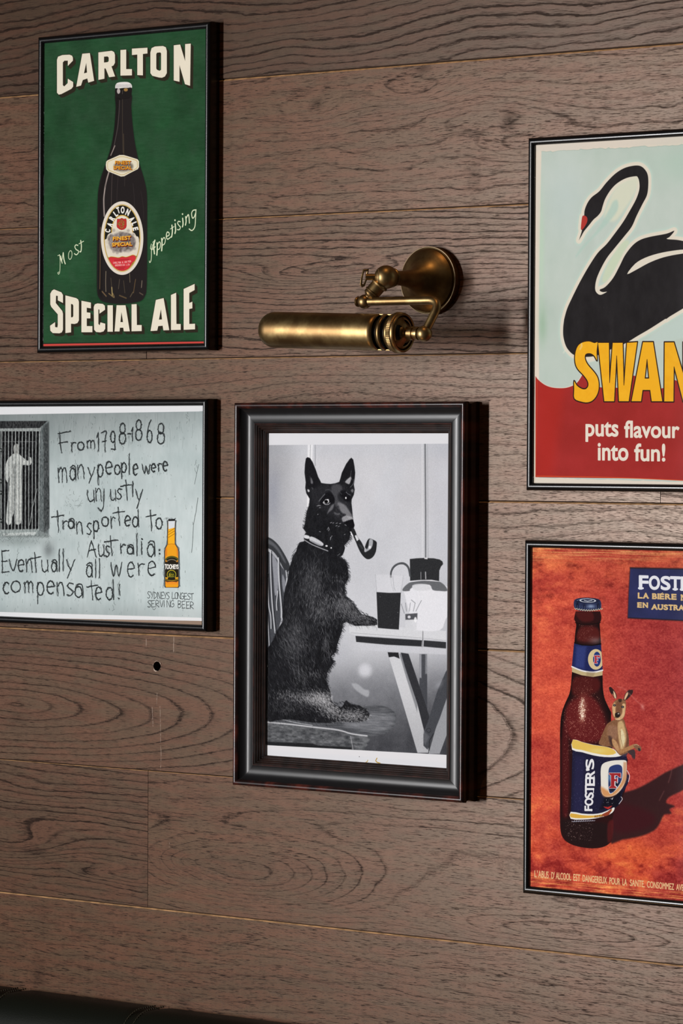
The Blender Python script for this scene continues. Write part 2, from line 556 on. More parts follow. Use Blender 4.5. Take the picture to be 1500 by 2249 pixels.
HAND = {
    'F': [[(.15, .02), (.3, 1)], [(0, .12), (1, .0)], [(.1, .55), (.75, .48)]],
    'r': [[(.25, .0), (.35, 1)], [(.3, .35), (.6, .05), (1, .1)]],
    'o': [_c(.5, .5, .48, .5, -80, 290)], '0': [_c(.5, .5, .48, .5, -80, 290)],
    'm': [[(.05, .05), (.12, 1)], [(.1, .3), (.3, .0), (.48, .2), (.5, .95)], [(.5, .3), (.72, .02), (.92, .2), (1, 1)]],
    'n': [[(.05, .0), (.15, 1)], [(.12, .35), (.5, .0), (.85, .2), (1, 1)]],
    '1': [[(.5, 0), (.5, 1)], [(.1, .25), (.5, 0)]], 'I': [[(.5, 0), (.5, 1)]], 'l': [[(.5, 0), (.55, 1)]], 'i': [[(.5, .2), (.5, 1)], [(.5, .0), (.55, .04)]],
    '7': [[(0, .08), (1, .0), (.7, .5), (.75, 1)], [(.2, .5), (1, .45)]],
    '9': [_c(.5, .3, .42, .3, 0, 360), [(.92, .2), (.9, 1)], [(.9, 1), (.1, .95)]],
    '8': [_c(.5, .25, .38, .25, -90, 270), _c(.5, .73, .48, .27, -90, 270)],
    '6': [[(.75, 0), (.3, .3), (.1, .7)], _c(.5, .73, .42, .27, 0, 360)],
    '-': [[(0, .5), (1, .4)]],
    'a': [_c(.45, .6, .42, .4, -30, 330), [(.1, .15), (.5, .0), (.9, .15), (.95, 1)]],
    'A': [[(.45, .0), (.0, 1)], [(.45, .0), (1, 1)], [(.2, .62), (.85, .55)]],
    'y': [[(.0, .0), (.45, .55)], [(1, .0), (.5, .6), (.15, 1)]],
    'p': [[(.1, .0), (.15, 1)], _c(.5, .3, .42, .3, -180, 170)],
    'e': [[(.08, .5), (.9, .42)], _c(.5, .5, .46, .5, -10, -310)],
    'w': [[(0, 0), (.25, 1), (.5, .2), (.75, 1), (1, 0)]], 'v': [[(0, 0), (.5, 1), (1, 0)]], 'V': [[(0, 0), (.5, 1), (1, 0)]],
    'u': [[(.05, 0), (.1, .7), (.45, 1), (.85, .8)], [(.9, 0), (1, 1)]],
    'j': [[(.8, 0), (.75, .8), (.4, 1), (0, .85)]],
    's': [[(.95, .08), (.45, .0), (.1, .22), (.5, .48), (.9, .72), (.5, 1), (0, .9)]], 'S': [[(.95, .08), (.45, .0), (.1, .22), (.5, .48), (.9, .72), (.5, 1), (0, .9)]],
    't': [[(.45, 0), (.6, 1)], [(0, .32), (1, .22)]],
    'T': [[(.5, .05), (.5, 1)], [(0, .05), (1, .0)]],
    'd': [_c(.42, .7, .4, .3, 0, 360), [(.85, 0), (.95, 1)]],
    'c': [_c(.55, .5, .5, .5, -50, -310)],
    '.': [[(.4, .9), (.6, 1)]], '!': [[(.4, 0), (.6, .75)], [(.5, .95), (.55, 1)]], ':': [[(.5, .3), (.5, .4)], [(.5, .9), (.5, 1)]],
    'E': [[(.1, 0), (.12, 1)], [(.1, .04), (.95, .0)], [(.1, .5), (.75, .48)], [(.1, 1), (1, .95)]],
    'Y': [[(0, 0), (.5, .5)], [(1, 0), (.45, 1)]], 'D': [[(.1, 0), (.1, 1)], [(.1, 0), (.9, .3), (.9, .7), (.1, 1)]],
    'N': [[(.05, 1), (.05, 0), (.95, 1), (.95, 0)]], 'L': [[(.1, 0), (.1, 1), (1, .95)]], 'O': [_c(.5, .5, .48, .5, -80, 290)],
    'G': [[(.9, .1), (.5, 0), (.05, .4), (.1, .85), (.5, 1), (.95, .85), (.95, .55), (.5, .55)]],
    'R': [[(.1, 1), (.1, 0), (.85, .1), (.85, .4), (.1, .52), (1, 1)]], 'B': [[(.1, 0), (.1, 1), (.9, .85), (.85, .6), (.1, .5), (.8, .35), (.8, .1), (.1, 0)]],
    'P': [[(.1, 1), (.1, 0), (.9, .1), (.9, .45), (.1, .55)]], 'C': [[(.95, .12), (.5, 0), (.05, .4), (.05, .7), (.5, 1), (.95, .88)]], '&': [[(.95, 1), (.2, .2), (.5, 0), (.75, .2), (.1, .75), (.5, 1), (.95, .6)]],
    'U': [[(.05, 0), (.1, .8), (.5, 1), (.9, .8), (.95, 0)]],
    'M': [[(.05, 1), (.05, 0), (.5, .6), (.95, 0), (.95, 1)]], 'H': [[(.1, 0), (.1, 1)], [(.1, .5), (.9, .5)], [(.9, 0), (.9, 1)]],
}


def hand(A, ch, x0, y0, x1, y1, w, col, tf, jit=0., alpha=1., smooth=True, passes=1):
    r = A.rs
    for st in HAND[ch]:
        P = np.array(st, float)
        if smooth and len(P) > 2: P = smooth_pts(P, False, 4)
        elif len(P) == 2: P = np.array([P[0] + (P[1] - P[0]) * t for t in np.linspace(0, 1, 7)])
        for k in range(passes):
            q = P.copy(); q[:, 0] = x0 + q[:, 0] * (x1 - x0); q[:, 1] = y0 + q[:, 1] * (y1 - y0)
            if jit: q = q + r.randn(*q.shape) * jit + r.randn(1, 2) * jit * .7
            A.line(tf(q), w * (1 if k == 0 else .55), col, alpha=alpha if k == 0 else alpha * .75, soft=.7)


# ------------------------------------------------------------------ the five prints
# frames on the wall: outer rectangle (x0, x1, z0, z1) in mm
R_ALE = (-525.5, -211.5, 200.5, 646.5)
R_GAOL = (-659.5, -213.5, -183.0, 134.5)
R_DOG = (-158.0, 222.0, -387.0, 128.5)
R_SWAN = (308.0, 622.0, 15.2, 461.6)
R_CAN = (306.5, 620.5, -497.2, -48.0)
Y_THIN = -0.0170     # plane of the prints in the thin frames
Y_DOG = -0.0090


def art_ale():
    A = Art(R_ALE[0] + 8, R_ALE[1] - 8, R_ALE[2] + 8, R_ALE[3] - 8, Y_THIN, bg=(38, 74, 48))
    h, w = A.h, A.w
    n = fbm(h, w, 120, 120, 5, 5); n2 = fbm(h, w, 6, 40, 9, 3); n3 = fbm(h, w, 60, 60, 19, 3)
    A.im += (n[..., None] * np.array([.04, .10, .06]) + n2[..., None] * .035 + n3[..., None] * np.array([.05, .02, .04])).astype(np.float32)
    A.grain(.03, 2.0)
    a = Zm(60, 30, 3.409); b = Zm(60, 400, 3.409); c = Zm(100, 440, 4.1667); d = Zm(210, 430, 11.836)
    # scuffs
    A.line(c((560, -400), (640, -340)), 1, (110, 150, 120), .35)
    for _ in range(40):
        u, v = A.rs.uniform(100, 440), A.rs.uniform(90, 740)
        A.line([(u, v), (u + A.rs.randn() * 5, v + A.rs.randn() * 5)], .8, (95, 140, 110), .22)
    # bottle
    body = [(665, 600), (662, 700), (652, 850), (637, 950), (618, 1030), (585, 1130), (553, 1220), (537, 1290), (530, 1340),
            (527, 1400), (525, 1500), (523, 1800), (521, 1950), (523, 2080), (535, 2125), (565, 2155), (640, 2170), (700, 2173),
            (770, 2168), (850, 2150), (882, 2110), (892, 2060), (896, 1900), (897, 1500), (896, 1380), (890, 1310), (870, 1225),
            (838, 1120), (815, 1020), (798, 920), (785, 800), (778, 690), (776, 600)]
    A.fill(smooth_pts(a([(x, y if y < 1360 else y - 0) for x, y in body]), n=3), (14, 38, 22), .55, soft=5, grow=3)
    A.fill(smooth_pts(a(body), n=3), (35, 31, 32))
    bm = A.mask([smooth_pts(a(body), n=3)])
    A.fill(a((600, 620), (700, 620), (640, 1100), (560, 1400), (560, 2130), (530, 2100), (530, 1340), (640, 900)), (20, 18, 18), .5, soft=10, mod=bm)
    for pts, wd, col, al in [
        ([(690, 650), (686, 740), (676, 850), (655, 960), (640, 1030)], 4, (110, 100, 98), .6),
        ([(712, 640), (712, 900), (716, 1040)], 2, (120, 105, 80), .6), ([(720, 900), (722, 1050)], 3, (140, 120, 85), .5),
        ([(655, 990), (625, 1060)], 6, (175, 160, 152), .75),
        ([(612, 1180), (590, 1260), (578, 1330), (572, 1400), (576, 1515)], 8, (178, 165, 158), .85),
        ([(590, 1215), (585, 1300)], 3, (60, 50, 48), .6),
        ([(638, 1180), (632, 1270), (628, 1480), (632, 1540)], 3, (120, 105, 98), .55),
        ([(680, 1210), (672, 1330), (670, 1480)], 2, (90, 78, 74), .5), ([(730, 1200), (728, 1290)], 2, (100, 88, 80), .5),
        ([(790, 1270), (800, 1380), (800, 1500)], 2, (80, 70, 68), .5), ([(850, 1330), (868, 1450), (870, 1540)], 2, (70, 62, 60), .5),
        ([(547, 1600), (545, 1750), (545, 1900), (542, 2060)], 4, (130, 100, 72), .75),
        ([(588, 1930), (586, 2010), (588, 2080)], 4, (165, 150, 125), .75),
        ([(625, 1980), (630, 2030), (634, 2100)], 3, (120, 105, 80), .6), ([(632, 2050), (636, 2110)], 6, (210, 185, 120), .7),
        ([(690, 1990), (682, 2060)], 3, (130, 115, 95), .6), ([(720, 2000), (730, 2090)], 3, (120, 105, 80), .6),
        ([(765, 1940), (768, 2010)], 4, (150, 135, 105), .6), ([(810, 1990), (800, 2050), (795, 2090)], 4, (140, 110, 70), .65),
        ([(858, 2000), (854, 2050)], 4, (170, 155, 130), .7), ([(560, 2080), (590, 2115)], 6, (190, 150, 100), .5),
        ([(610, 2095), (650, 2125), (640, 2095)], 5, (180, 150, 95), .6), ([(690, 2110), (740, 2130)], 6, (150, 120, 75), .5),
        ([(840, 2090), (865, 2105)], 5, (150, 130, 105), .5), ([(790, 2085), (770, 2120)], 4, (160, 140, 100), .5)]:
        A.line(a(pts), wd, col, al, soft=1.6, smooth=4, mod=bm)
    # crown cap
    A.fill(smooth_pts(a((658, 556), (662, 530), (680, 516), (720, 511), (755, 513), (778, 528), (784, 552), (770, 560), (720, 556), (672, 562)), n=3), (228, 224, 222))
    for i in range(11):
        x = 668 + i * 10.5
        A.line(a((x, 548 - abs(i - 5) * -1.2), (x + 1, 530)), 1.6, (70, 68, 80), .8)
    A.fill(smooth_pts(a((660, 560), (690, 562), (720, 556), (750, 556), (782, 556), (780, 600), (770, 626), (670, 628), (657, 600)), n=3), (30, 27, 27))
    A.fill(ell(*a((683, 580))[0], 3.6, 6), (200, 190, 188), .9, soft=1.5)
    A.fill(ell(*a((737, 570))[0], 4.5, 3.6), (170, 130, 70), .9, soft=1.5)
    A.line(a((712, 575), (712, 600)), 3, (120, 110, 100), .6, soft=1.2)
    A.line(a((670, 632), (700, 640), (765, 630)), 2, (12, 10, 10), .8)
    # neck label
    lab = [(587, 1132), (590, 1108), (600, 1098), (640, 1080), (690, 1058), (722, 1058), (770, 1072), (825, 1090), (836, 1105),
           (836, 1150), (826, 1165), (780, 1188), (725, 1218), (700, 1220), (650, 1200), (602, 1180), (590, 1165)]
    A.fill(a(lab), (226, 219, 196), soft=1)
    lc = a((712, 1138))[0]; P = a(lab)
    A.line(lc + (P - lc) * np.array([.90, .84]), 1.8, (176, 142, 58), closed=True)
    A.fill(smooth_pts(a((650, 1130), (690, 1108), (735, 1105), (785, 1125), (790, 1155), (760, 1175), (710, 1182), (655, 1168)), n=3), (90, 84, 76), .75, soft=8)
    for dx, dy, col, bo in [(2.2, 2.6, (90, 20, 14), 1.0), (1, 1.2, (120, 30, 18), .8), (0, 0, (240, 172, 44), .5)]:
        A.box_text('FINEST', *(a((657, 1102))[0] + (dx * .45, dy * .45)), *(a((775, 1128))[0] + (dx * .45, dy * .45)), col, bold=bo)
        A.box_text('SPECIAL', *(a((644, 1141))[0] + (dx * .45, dy * .45)), *(a((782, 1166))[0] + (dx * .45, dy * .45)), col, bold=bo)
    # oval label
    o = lambda rx, ry: ell(*d((688, 1100))[0], rx / 11.836, ry / 11.836, 72)
    A.fill(o(556, 960), (16, 14, 14), .5, soft=2, grow=2)
    A.fill(o(553, 958), (224, 217, 205), soft=1)
    A.fill(o(478, 878), (190, 152, 60)); A.fill(o(468, 868), (228, 214, 170)); A.fill(o(462, 858), (176, 140, 52))
    A.fill(o(452, 848), (30, 30, 26))
    inner = A.mask([o(452, 848)])
    # white field below and inside the arch
    arch = ell(*d((690, 900))[0], 285 / 11.836, 405 / 11.836, 60)
    A.fill(arch, (196, 158, 66), mod=inner); A.fill(ell(*d((690, 905))[0], 262 / 11.836, 385 / 11.836, 60), (226, 218, 198), mod=inner)
    A.fill(ell(*d((690, 905))[0], 258 / 11.836, 380 / 11.836, 60), (228, 220, 202), mod=inner)
    cloudw = smooth_pts(d((225, 1290), (235, 1150), (280, 1120), (300, 1050), (330, 1000), (400, 960), (480, 950), (600, 930), (760, 930),
                          (880, 960), (950, 950), (1010, 970), (1060, 1050), (1100, 1060), (1125, 1120), (1130, 1200), (1150, 1300),
                          (1130, 1450), (1080, 1560), (1000, 1560), (850, 1620), (690, 1600), (480, 1610), (330, 1600), (270, 1500), (235, 1400)), n=3)
    A.fill(cloudw, (222, 214, 198), mod=inner, soft=1.2)
    # smoke
    A.fill(smooth_pts(d((330, 1250), (320, 1120), (380, 1000), (460, 1010), (560, 960), (700, 940), (840, 960), (930, 1010), (1000, 1080),
                        (1040, 1180), (1020, 1300), (980, 1390), (860, 1460), (760, 1450), (620, 1470), (480, 1440), (380, 1370)), n=3), (122, 114, 112), .95, soft=6, mod=inner)
    sm = A.mask([smooth_pts(d((330, 1250), (320, 1120), (380, 1000), (560, 960), (700, 940), (930, 1010), (1040, 1180), (1020, 1300), (860, 1460), (620, 1470), (380, 1370)), n=3)], 4)
    t = (fbm(h, w, 14, 14, 33, 3) * .45)
    A.im += (t * sm)[..., None].astype(np.float32)
    for (x, y, r) in [(470, 900, 45), (560, 930, 50), (770, 910, 55), (850, 905, 40), (640, 960, 40), (330, 1080, 40), (300, 1200, 50), (330, 1330, 50), (470, 1450, 40), (560, 1480, 40), (1010, 1370, 40), (840, 1440, 50), (980, 1010, 35)]:
        A.fill(ell(*d((x, y))[0], r / 11.8, r / 11.8, 18), (150, 142, 136) if r < 46 else (205, 198, 184), .6, soft=4, mod=inner)
    for dx, dy, col, bo in [(16, 26, (88, 28, 20), 1.6), (8, 12, (120, 44, 24), 1.2), (0, 0, (244, 184, 62), .9)]:
        A.text('FINEST', d((448 + dx, 1068 + dy), (915 + dx, 1040 + dy), (915 + dx, 1135 + dy), (448 + dx, 1160 + dy)), col, bold=bo)
        A.text('SPECIAL', d((425 + dx, 1225 + dy), (945 + dx, 1200 + dy), (945 + dx, 1290 + dy), (425 + dx, 1315 + dy)), col, bold=bo)
    # arched lettering
    for ch, x, y, rot, hh in [('C', 312, 908, -78, 130), ('A', 372, 752, -66, 140), ('R', 428, 590, -56, 140), ('L', 520, 465, -36, 140), ('T', 588, 375, -18, 150),
                              ('O', 702, 370, 2, 160), ('N', 838, 430, 24, 160), ('A', 938, 610, 58, 150), ('L', 1005, 722, 68, 130), ('E', 1035, 860, 76, 130)]:
        wd = hh * (.52 if ch not in 'LT' else .44); r = math.radians(rot)
        q = [(-wd / 2, -hh / 2), (wd / 2, -hh / 2), (wd / 2, hh / 2), (-wd / 2, hh / 2)]
        A.text(ch, d([(x + px * math.cos(r) - py * math.sin(r), y + px * math.sin(r) + py * math.cos(r)) for px, py in q]), (236, 234, 228), bold=1.9)
    # shield
    sh = [(560, 600), (600, 605), (640, 600), (680, 578), (720, 600), (760, 602), (790, 592), (800, 640), (803, 780), (790, 830), (740, 870), (680, 888), (620, 870), (560, 825), (548, 780), (555, 660)]
    A.fill(d(sh), (188, 48, 46)); A.line(d(sh), 1.2, (70, 24, 20), .7, closed=True)
    for col, wd in (((52, 38, 22), 4.2), ((206, 170, 80), 2.0)):
        A.line(d((625, 690), (575, 730), (630, 760)), wd, col, smooth=3)
        A.line(d((640, 640), (630, 780), (650, 830), (690, 835), (720, 800), (720, 650)), wd, col, smooth=4)
        A.line(d((665, 630), (690, 640), (672, 700), (700, 720), (690, 770), (660, 780)), wd, col, smooth=4)
        A.line(d((720, 690), (760, 680)), wd * .8, col); A.line(d((715, 740), (765, 735)), wd * .8, col)
    # red panel at the foot
    foot = [(330, 1680), (345, 1620), (400, 1595), (500, 1605), (600, 1620), (690, 1590), (790, 1605), (900, 1570), (960, 1550), (1020, 1565),
            (1045, 1620), (1020, 1690), (965, 1725), (900, 1830), (800, 1950), (690, 1975), (570, 1930), (470, 1850), (400, 1780), (350, 1730)]
    A.fill(smooth_pts(d(foot), n=3), (226, 172, 70), grow=3.2, mod=inner); A.fill(smooth_pts(d(foot), n=3), (30, 28, 24), grow=.8, mod=inner)
    A.fill(smooth_pts(d(foot), n=3), (206, 52, 60), mod=inner)
    for i, ch in enumerate('CARLTON & UNITED'):
        x = 455 + i * 29.5
        if ch != ' ': hand(A, ch, x, 1722 - i * 2.6 + 8 * math.sin(i / 15 * 3.14), x + 21, 1762 - i * 2.6 + 8 * math.sin(i / 15 * 3.14), 1.8, (236, 190, 186), d)
    for i, ch in enumerate('BREWERIES LTD'):
        x = 508 + i * 29.5
        if ch == 'W': ch = 'M'
        if ch != ' ': hand(A, ch, x, 1790 - i * 1.6, x + 21, 1828 - i * 1.6, 1.8, (232, 180, 176), d)
    for (x0_, x1_, y_, y2) in [(490, 890, 1680, 1650), (545, 800, 1862, 1850), (590, 770, 1905, 1895)]:
        for i in range(int((x1_ - x0_) / 26)):
            x = x0_ + i * 26; yy = y_ + (y2 - y_) * i / ((x1_ - x0_) / 26)
            A.line(d((x, yy - 10), (x + 4, yy + 10), (x + 16, yy - 8)), 1.5, (110, 20, 28), .7)
    # script words
    def st(pts, w=2.4, sm=4): A.line(c(pts), w * 1.35 + .5, (222, 228, 196), soft=.6, smooth=sm)
    st([(130, 500), (133, 560), (131, 650), (120, 676), (112, 664), (122, 656)], 2)
    st([(128, 498), (146, 560), (160, 482)], 2.6, 2); st([(138, 510), (152, 575)], 3.4, 2); st([(162, 480), (168, 540), (180, 580)], 4.2, 2); st([(112, 506), (130, 500)], 2, 2)
    A.line(c(ell(226, 500, 16, 40, 24, .1)), 3.6, (216, 224, 190), closed=True)
    st([(296, 412), (278, 408), (268, 425), (280, 450), (300, 462), (300, 480), (282, 498), (264, 488)], 3.2)
    st([(322, 368), (328, 420), (324, 466), (314, 470)], 4, 3); st([(306, 398), (348, 374)], 2.4, 2)
    # A
    st([(1000, 370), (985, 400), (970, 450), (968, 520), (962, 560), (952, 568), (950, 556)], 2.6)
    st([(1000, 366), (990, 420), (996, 488)], 5, 3); st([(968, 400), (960, 440), (980, 450), (1004, 425)], 2.4, 3); st([(975, 440), (1003, 424)], 2.4, 2); st([(980, 385), (1000, 366)], 2, 2)
    st([(1020, 390), (1022, 440), (1018, 500)], 5, 3); st([(1022, 410), (1040, 380), (1052, 400), (1044, 440), (1024, 452)], 3)
    st([(1062, 350), (1066, 400), (1062, 460)], 5, 3); st([(1066, 370), (1082, 340), (1096, 360), (1088, 398), (1066, 412)], 3)
    st([(1108, 330), (1130, 318), (1128, 296), (1112, 292), (1104, 330), (1116, 356), (1138, 342)], 3.4)
    st([(1156, 228), (1160, 280), (1154, 330), (1146, 336)], 4.6, 3); st([(1142, 262), (1176, 240)], 2.2, 2)
    st([(1186, 215), (1190, 270), (1184, 302)], 4.6, 3); A.fill(ell(*c((1184, 182))[0], 1.6, 2), (216, 224, 190))
    st([(1232, 196), (1216, 192), (1208, 210), (1222, 232), (1234, 246), (1224, 268), (1206, 268)], 3.2)
    st([(1254, 165), (1258, 215), (1252, 242)], 4.6, 3); A.fill(ell(*c((1253, 126))[0], 1.6, 2), (216, 224, 190))
    st([(1282, 150), (1286, 190), (1280, 226)], 4.4, 3); st([(1286, 165), (1304, 132), (1312, 150), (1316, 208)], 3.8)
    st([(1376, 88), (1350, 92), (1336, 120), (1344, 162), (1360, 152), (1372, 118)], 3.4); st([(1376, 86), (1372, 160), (1366, 240), (1340, 276), (1314, 262)], 3.4)
    # big block lettering with a dark extruded shade
    CR = (231, 224, 206); SHD = (44, 40, 30)
    top = [
        [[(222, 345), (230, 322), (262, 310), (315, 307), (335, 315), (341, 330), (341, 352), (303, 392), (303, 352), (278, 352), (266, 365), (266, 535), (276, 545), (302, 520), (303, 487), (343, 512), (343, 546), (330, 563), (255, 602), (235, 606), (222, 592)]],
        [[(411, 300), (468, 295), (500, 503), (456, 516), (449, 485), (415, 497), (402, 538), (366, 548)], [(441, 368), (424, 447), (447, 441)]],
        [[(532, 290), (632, 278), (650, 288), (656, 308), (656, 368), (645, 388), (630, 395), (657, 470), (612, 476), (586, 410), (577, 410), (577, 487), (532, 496)], [(574, 322), (600, 320), (609, 328), (609, 356), (600, 363), (574, 366)]],
        [[(697, 272), (740, 269), (740, 415), (783, 415), (783, 462), (697, 464)]],
        [[(783, 262), (899, 255), (899, 298), (865, 302), (865, 462), (823, 460), (823, 306), (783, 310)]],
        [[(921, 290), (930, 258), (955, 246), (1015, 242), (1037, 252), (1044, 280), (1044, 445), (1030, 470), (1008, 480), (985, 478), (935, 465), (921, 445)], [(965, 302), (972, 292), (995, 290), (1001, 298), (1001, 420), (990, 428), (970, 420), (965, 410)]],
        [[(1096, 237), (1144, 231), (1181, 355), (1181, 228), (1223, 224), (1218, 540), (1180, 528), (1139, 385), (1139, 510), (1096, 500)]]]
    bot = [
        [[(172, 835), (185, 812), (200, 803), (255, 825), (267, 845), (267, 905), (228, 885), (228, 852), (215, 850), (213, 905), (262, 965), (267, 985), (267, 1105), (258, 1125), (240, 1132), (190, 1130), (172, 1112), (170, 1075), (208, 1048), (208, 1085), (225, 1088), (228, 1070), (228, 990), (180, 935), (172, 915)]],
        [[(285, 848), (365, 868), (380, 878), (386, 895), (386, 1035), (375, 1055), (355, 1062), (327, 1060), (327, 1125), (285, 1130)], [(327, 912), (340, 915), (344, 925), (344, 1003), (338, 1012), (327, 1012)]],
        [[(405, 888), (476, 902), (476, 945), (445, 940), (445, 975), (472, 978), (472, 1020), (445, 1020), (445, 1078), (487, 1078), (487, 1124), (405, 1124)]],
        [[(497, 935), (505, 915), (525, 908), (565, 912), (580, 925), (582, 955), (540, 985), (540, 955), (532, 952), (532, 1062), (542, 1072), (547, 1050), (583, 1060), (583, 1098), (570, 1118), (545, 1125), (515, 1122), (500, 1105)]],
        [[(600, 922), (640, 922), (640, 1120), (600, 1120)]],
        [[(668, 922), (735, 922), (767, 1117), (722, 1117), (718, 1090), (693, 1090), (690, 1118), (653, 1118)], [(705, 972), (697, 1048), (716, 1048)]],
        [[(780, 915), (818, 913), (820, 1070), (856, 1070), (856, 1115), (780, 1117)]],
        [[(962, 882), (1020, 868), (1062, 1108), (1018, 1110), (1013, 1075), (980, 1078), (972, 1112), (922, 1115)], [(1000, 952), (985, 1030), (1008, 1028)]],
        [[(1075, 845), (1114, 828), (1116, 1062), (1148, 1062), (1148, 1106), (1075, 1108)]],
        [[(1170, 800), (1252, 762), (1252, 808), (1212, 830), (1212, 905), (1235, 895), (1235, 945), (1212, 950), (1212, 1062), (1255, 1060), (1255, 1102), (1170, 1106)]]]
    for z, L, (ddx, ddy) in ((a, top, (20, 22)), (b, bot, (20, 20))):
        for g in L:
            for k in range(1, 6):
                A.fill([z([(x + ddx * k / 5, y + ddy * k / 5) for x, y in q]) for q in g], SHD, grow=1.2)
            A.fill([z(q) for q in g], SHD, grow=2.6)
        for g in L: A.fill([z(q) for q in g], CR, grow=.2)
    # red rule and tiny imprint
    A.fill(b((100, 1212), (1320, 1192), (1320, 1206), (100, 1228)), (205, 72, 66)); A.fill(b((100, 1205), (1320, 1187), (1320, 1193), (100, 1212)), (30, 44, 34))
    A.fill(b((100, 1228), (1330, 1206), (1330, 1300), (100, 1300)), (46, 44, 36))
    for i in range(22): A.line(b((1150 + i * 6, 1185), (1152 + i * 6, 1190)), 2, (24, 40, 28), .8)
    return A


def art_gaol():
    A = Art(R_GAOL[0] + 8, R_GAOL[1] - 8, R_GAOL[2] + 8, R_GAOL[3] - 8, Y_THIN, bg=(186, 198, 200))
    z = Zm(0, 860, 3.0); q = Zm(330, 1110, 9.0); h, w = A.h, A.w
    n = fbm(h, w, 160, 160, 2, 5); n2 = fbm(h, w, 50, 14, 4, 4)
    A.im += (n[..., None] * np.array([.12, .10, .10]) + n2[..., None] * .05).astype(np.float32)
    # darker plaster at the top left, lighter at the lower right
    dk = ss(-(A.V - 908) / 130 + (330 - A.U) / 700, -.9, .6); A.im *= (1 - .30 * dk)[..., None].astype(np.float32)
    dk = ss(A.V, 1310, 1352) * .10; A.im *= (1 - dk)[..., None].astype(np.float32)
    lt = ss(A.U, 250, 420) * ss(A.V, 1000, 1250) * .06; A.im += lt[..., None].astype(np.float32)
    # pits and trickles
    for _ in range(420):
        u, v = A.rs.uniform(0, 436), A.rs.uniform(905, 1355)
        A.line([(u, v), (u + A.rs.randn() * .8, v + abs(A.rs.randn()) * 3.5)], A.rs.uniform(.8, 2.2), (60, 70, 70), A.rs.uniform(.2, .8))
    for _ in range(60):
        u = A.rs.uniform(100, 430); v = A.rs.uniform(903, 960)
        A.line([(u, v), (u + A.rs.randn() * 2, v + A.rs.uniform(5, 30))], 1.2, (70, 80, 80), .4)
    for u, v, L in ((235, 1185, 25), (172, 1190, 28), (165, 1010, 40), (270, 960, 30), (283, 1000, 45), (262, 1275, 20), (250, 1320, 22), (37, 1205, 22), (300, 1160, 30), (412, 905, 25), (430, 1010, 30)):
        for k in range(5):
            A.line([(u + A.rs.randn() * 2, v + k * L / 5), (u + A.rs.randn() * 2, v + (k + 1) * L / 5)], 1.6, (50, 58, 58), .6)
    A.line(z((1310, 480), (1296, 540), (1282, 610)), 2, (40, 46, 46), .8, smooth=3)
    A.line(z((1304, 700), (1290, 800), (1275, 880), (1268, 1010), (1262, 1060)), 2.6, (50, 56, 56), .85, smooth=3)
    # prison window
    A.fill(z((-300, 200), (322, 195), (322, 960), (-300, 960)), (88, 96, 96), .55, soft=9)
    A.fill(z((-300, 196), (312, 194), (250, 250), (-300, 262)), (46, 48, 50), soft=2)
    A.fill(z((250, 250), (316, 195), (326, 800), (318, 940), (256, 915)), (104, 112, 114), soft=2.5)
    A.fill(z((286, 230), (322, 200), (326, 900), (290, 930)), (60, 64, 66), .8, soft=5)
    for _ in range(160):
        x = A.rs.uniform(268, 324); y = A.rs.uniform(250, 900); A.line(z((x, y), (x + A.rs.randn() * 2, y + 30)), 1.2, (34, 38, 40), .45)
    A.fill(z((-300, 246), (270, 240), (268, 262), (-300, 268)), (150, 156, 156), soft=1.5)
    A.fill(z((-300, 262), (256, 262), (252, 912), (-300, 912)), (22, 23, 26), soft=1.5)
    A.fill(z((-300, 915), (256, 905), (240, 950), (-300, 960)), (150, 160, 160), soft=4); A.fill(z((20, 935), (240, 925), (230, 945), (20, 952)), (206, 212, 212), .8, soft=3)
    # figure in pale gown behind the bars
    FG = (188, 192, 190)
    A.fill(smooth_pts(z((88, 370), (98, 346), (118, 346), (126, 372), (122, 405), (104, 412), (92, 402)), n=3), (150, 152, 150), soft=1.5)
    A.fill(smooth_pts(z((90, 408), (70, 425), (48, 450), (34, 500), (34, 560), (50, 600), (62, 560), (60, 640), (48, 740), (40, 860), (70, 874), (90, 800), (98, 868), (138, 866),
                        (140, 760), (142, 640), (140, 540), (150, 485), (190, 488), (208, 470), (206, 440), (192, 430), (184, 456), (160, 440), (140, 425), (120, 408)), n=3), FG, soft=1.6)
    A.fill(z((86, 480), (104, 470), (104, 640), (92, 660)), (96, 100, 100), .6, soft=4); A.fill(z((92, 640), (102, 640), (98, 860), (90, 862)), (60, 64, 66), .7, soft=3)
    A.line(z((10, 330), (230, 330)), 4, (120, 124, 124), .55)
    for i in range(-9, 12):
        x = 8 + i * 22.6
        if i == 12: continue
        A.line(z((x + 4, 264), (x + 1, 500), (x, 912)), 5.2, (168, 174, 174), .92, soft=1.0)
        A.line(z((x + 9, 264), (x + 6, 500), (x + 5, 912)), 2.4, (40, 42, 44), .8)
    A.line(z((0, 264), (-2, 912)), 8, (130, 136, 136)); A.line(z((245, 640), (215, 760), (195, 880)), 3, (200, 206, 206), .8)
    for y in (385, 590, 665, 850): A.fill(z((-4, y - 14), (20, y - 10), (18, y + 16), (-4, y + 14)), (40, 44, 44), .9, soft=2); A.fill(z((2, y - 6), (12, y), (2, y + 8)), (180, 186, 186), .8, soft=1.5)
    A.glow(*z((100, 985))[0], 70, 12, (120, 130, 130), .5)
    for _ in range(140):
        x = A.rs.uniform(-20, 330); y = 930 + abs(A.rs.randn()) * 30; A.line(z((x, y), (x + A.rs.randn() * 12, y + 14)), 1.2, (54, 60, 60), .4)
    wm = A.mask([z((-300, 196), (312, 194), (326, 800), (318, 940), (256, 950), (-300, 960))]); A.im += ((fbm(h, w, 9, 5, 66, 4) * wm)[..., None] * .34).astype(np.float32); A.im[:] = np.clip(A.im, 0, 1)
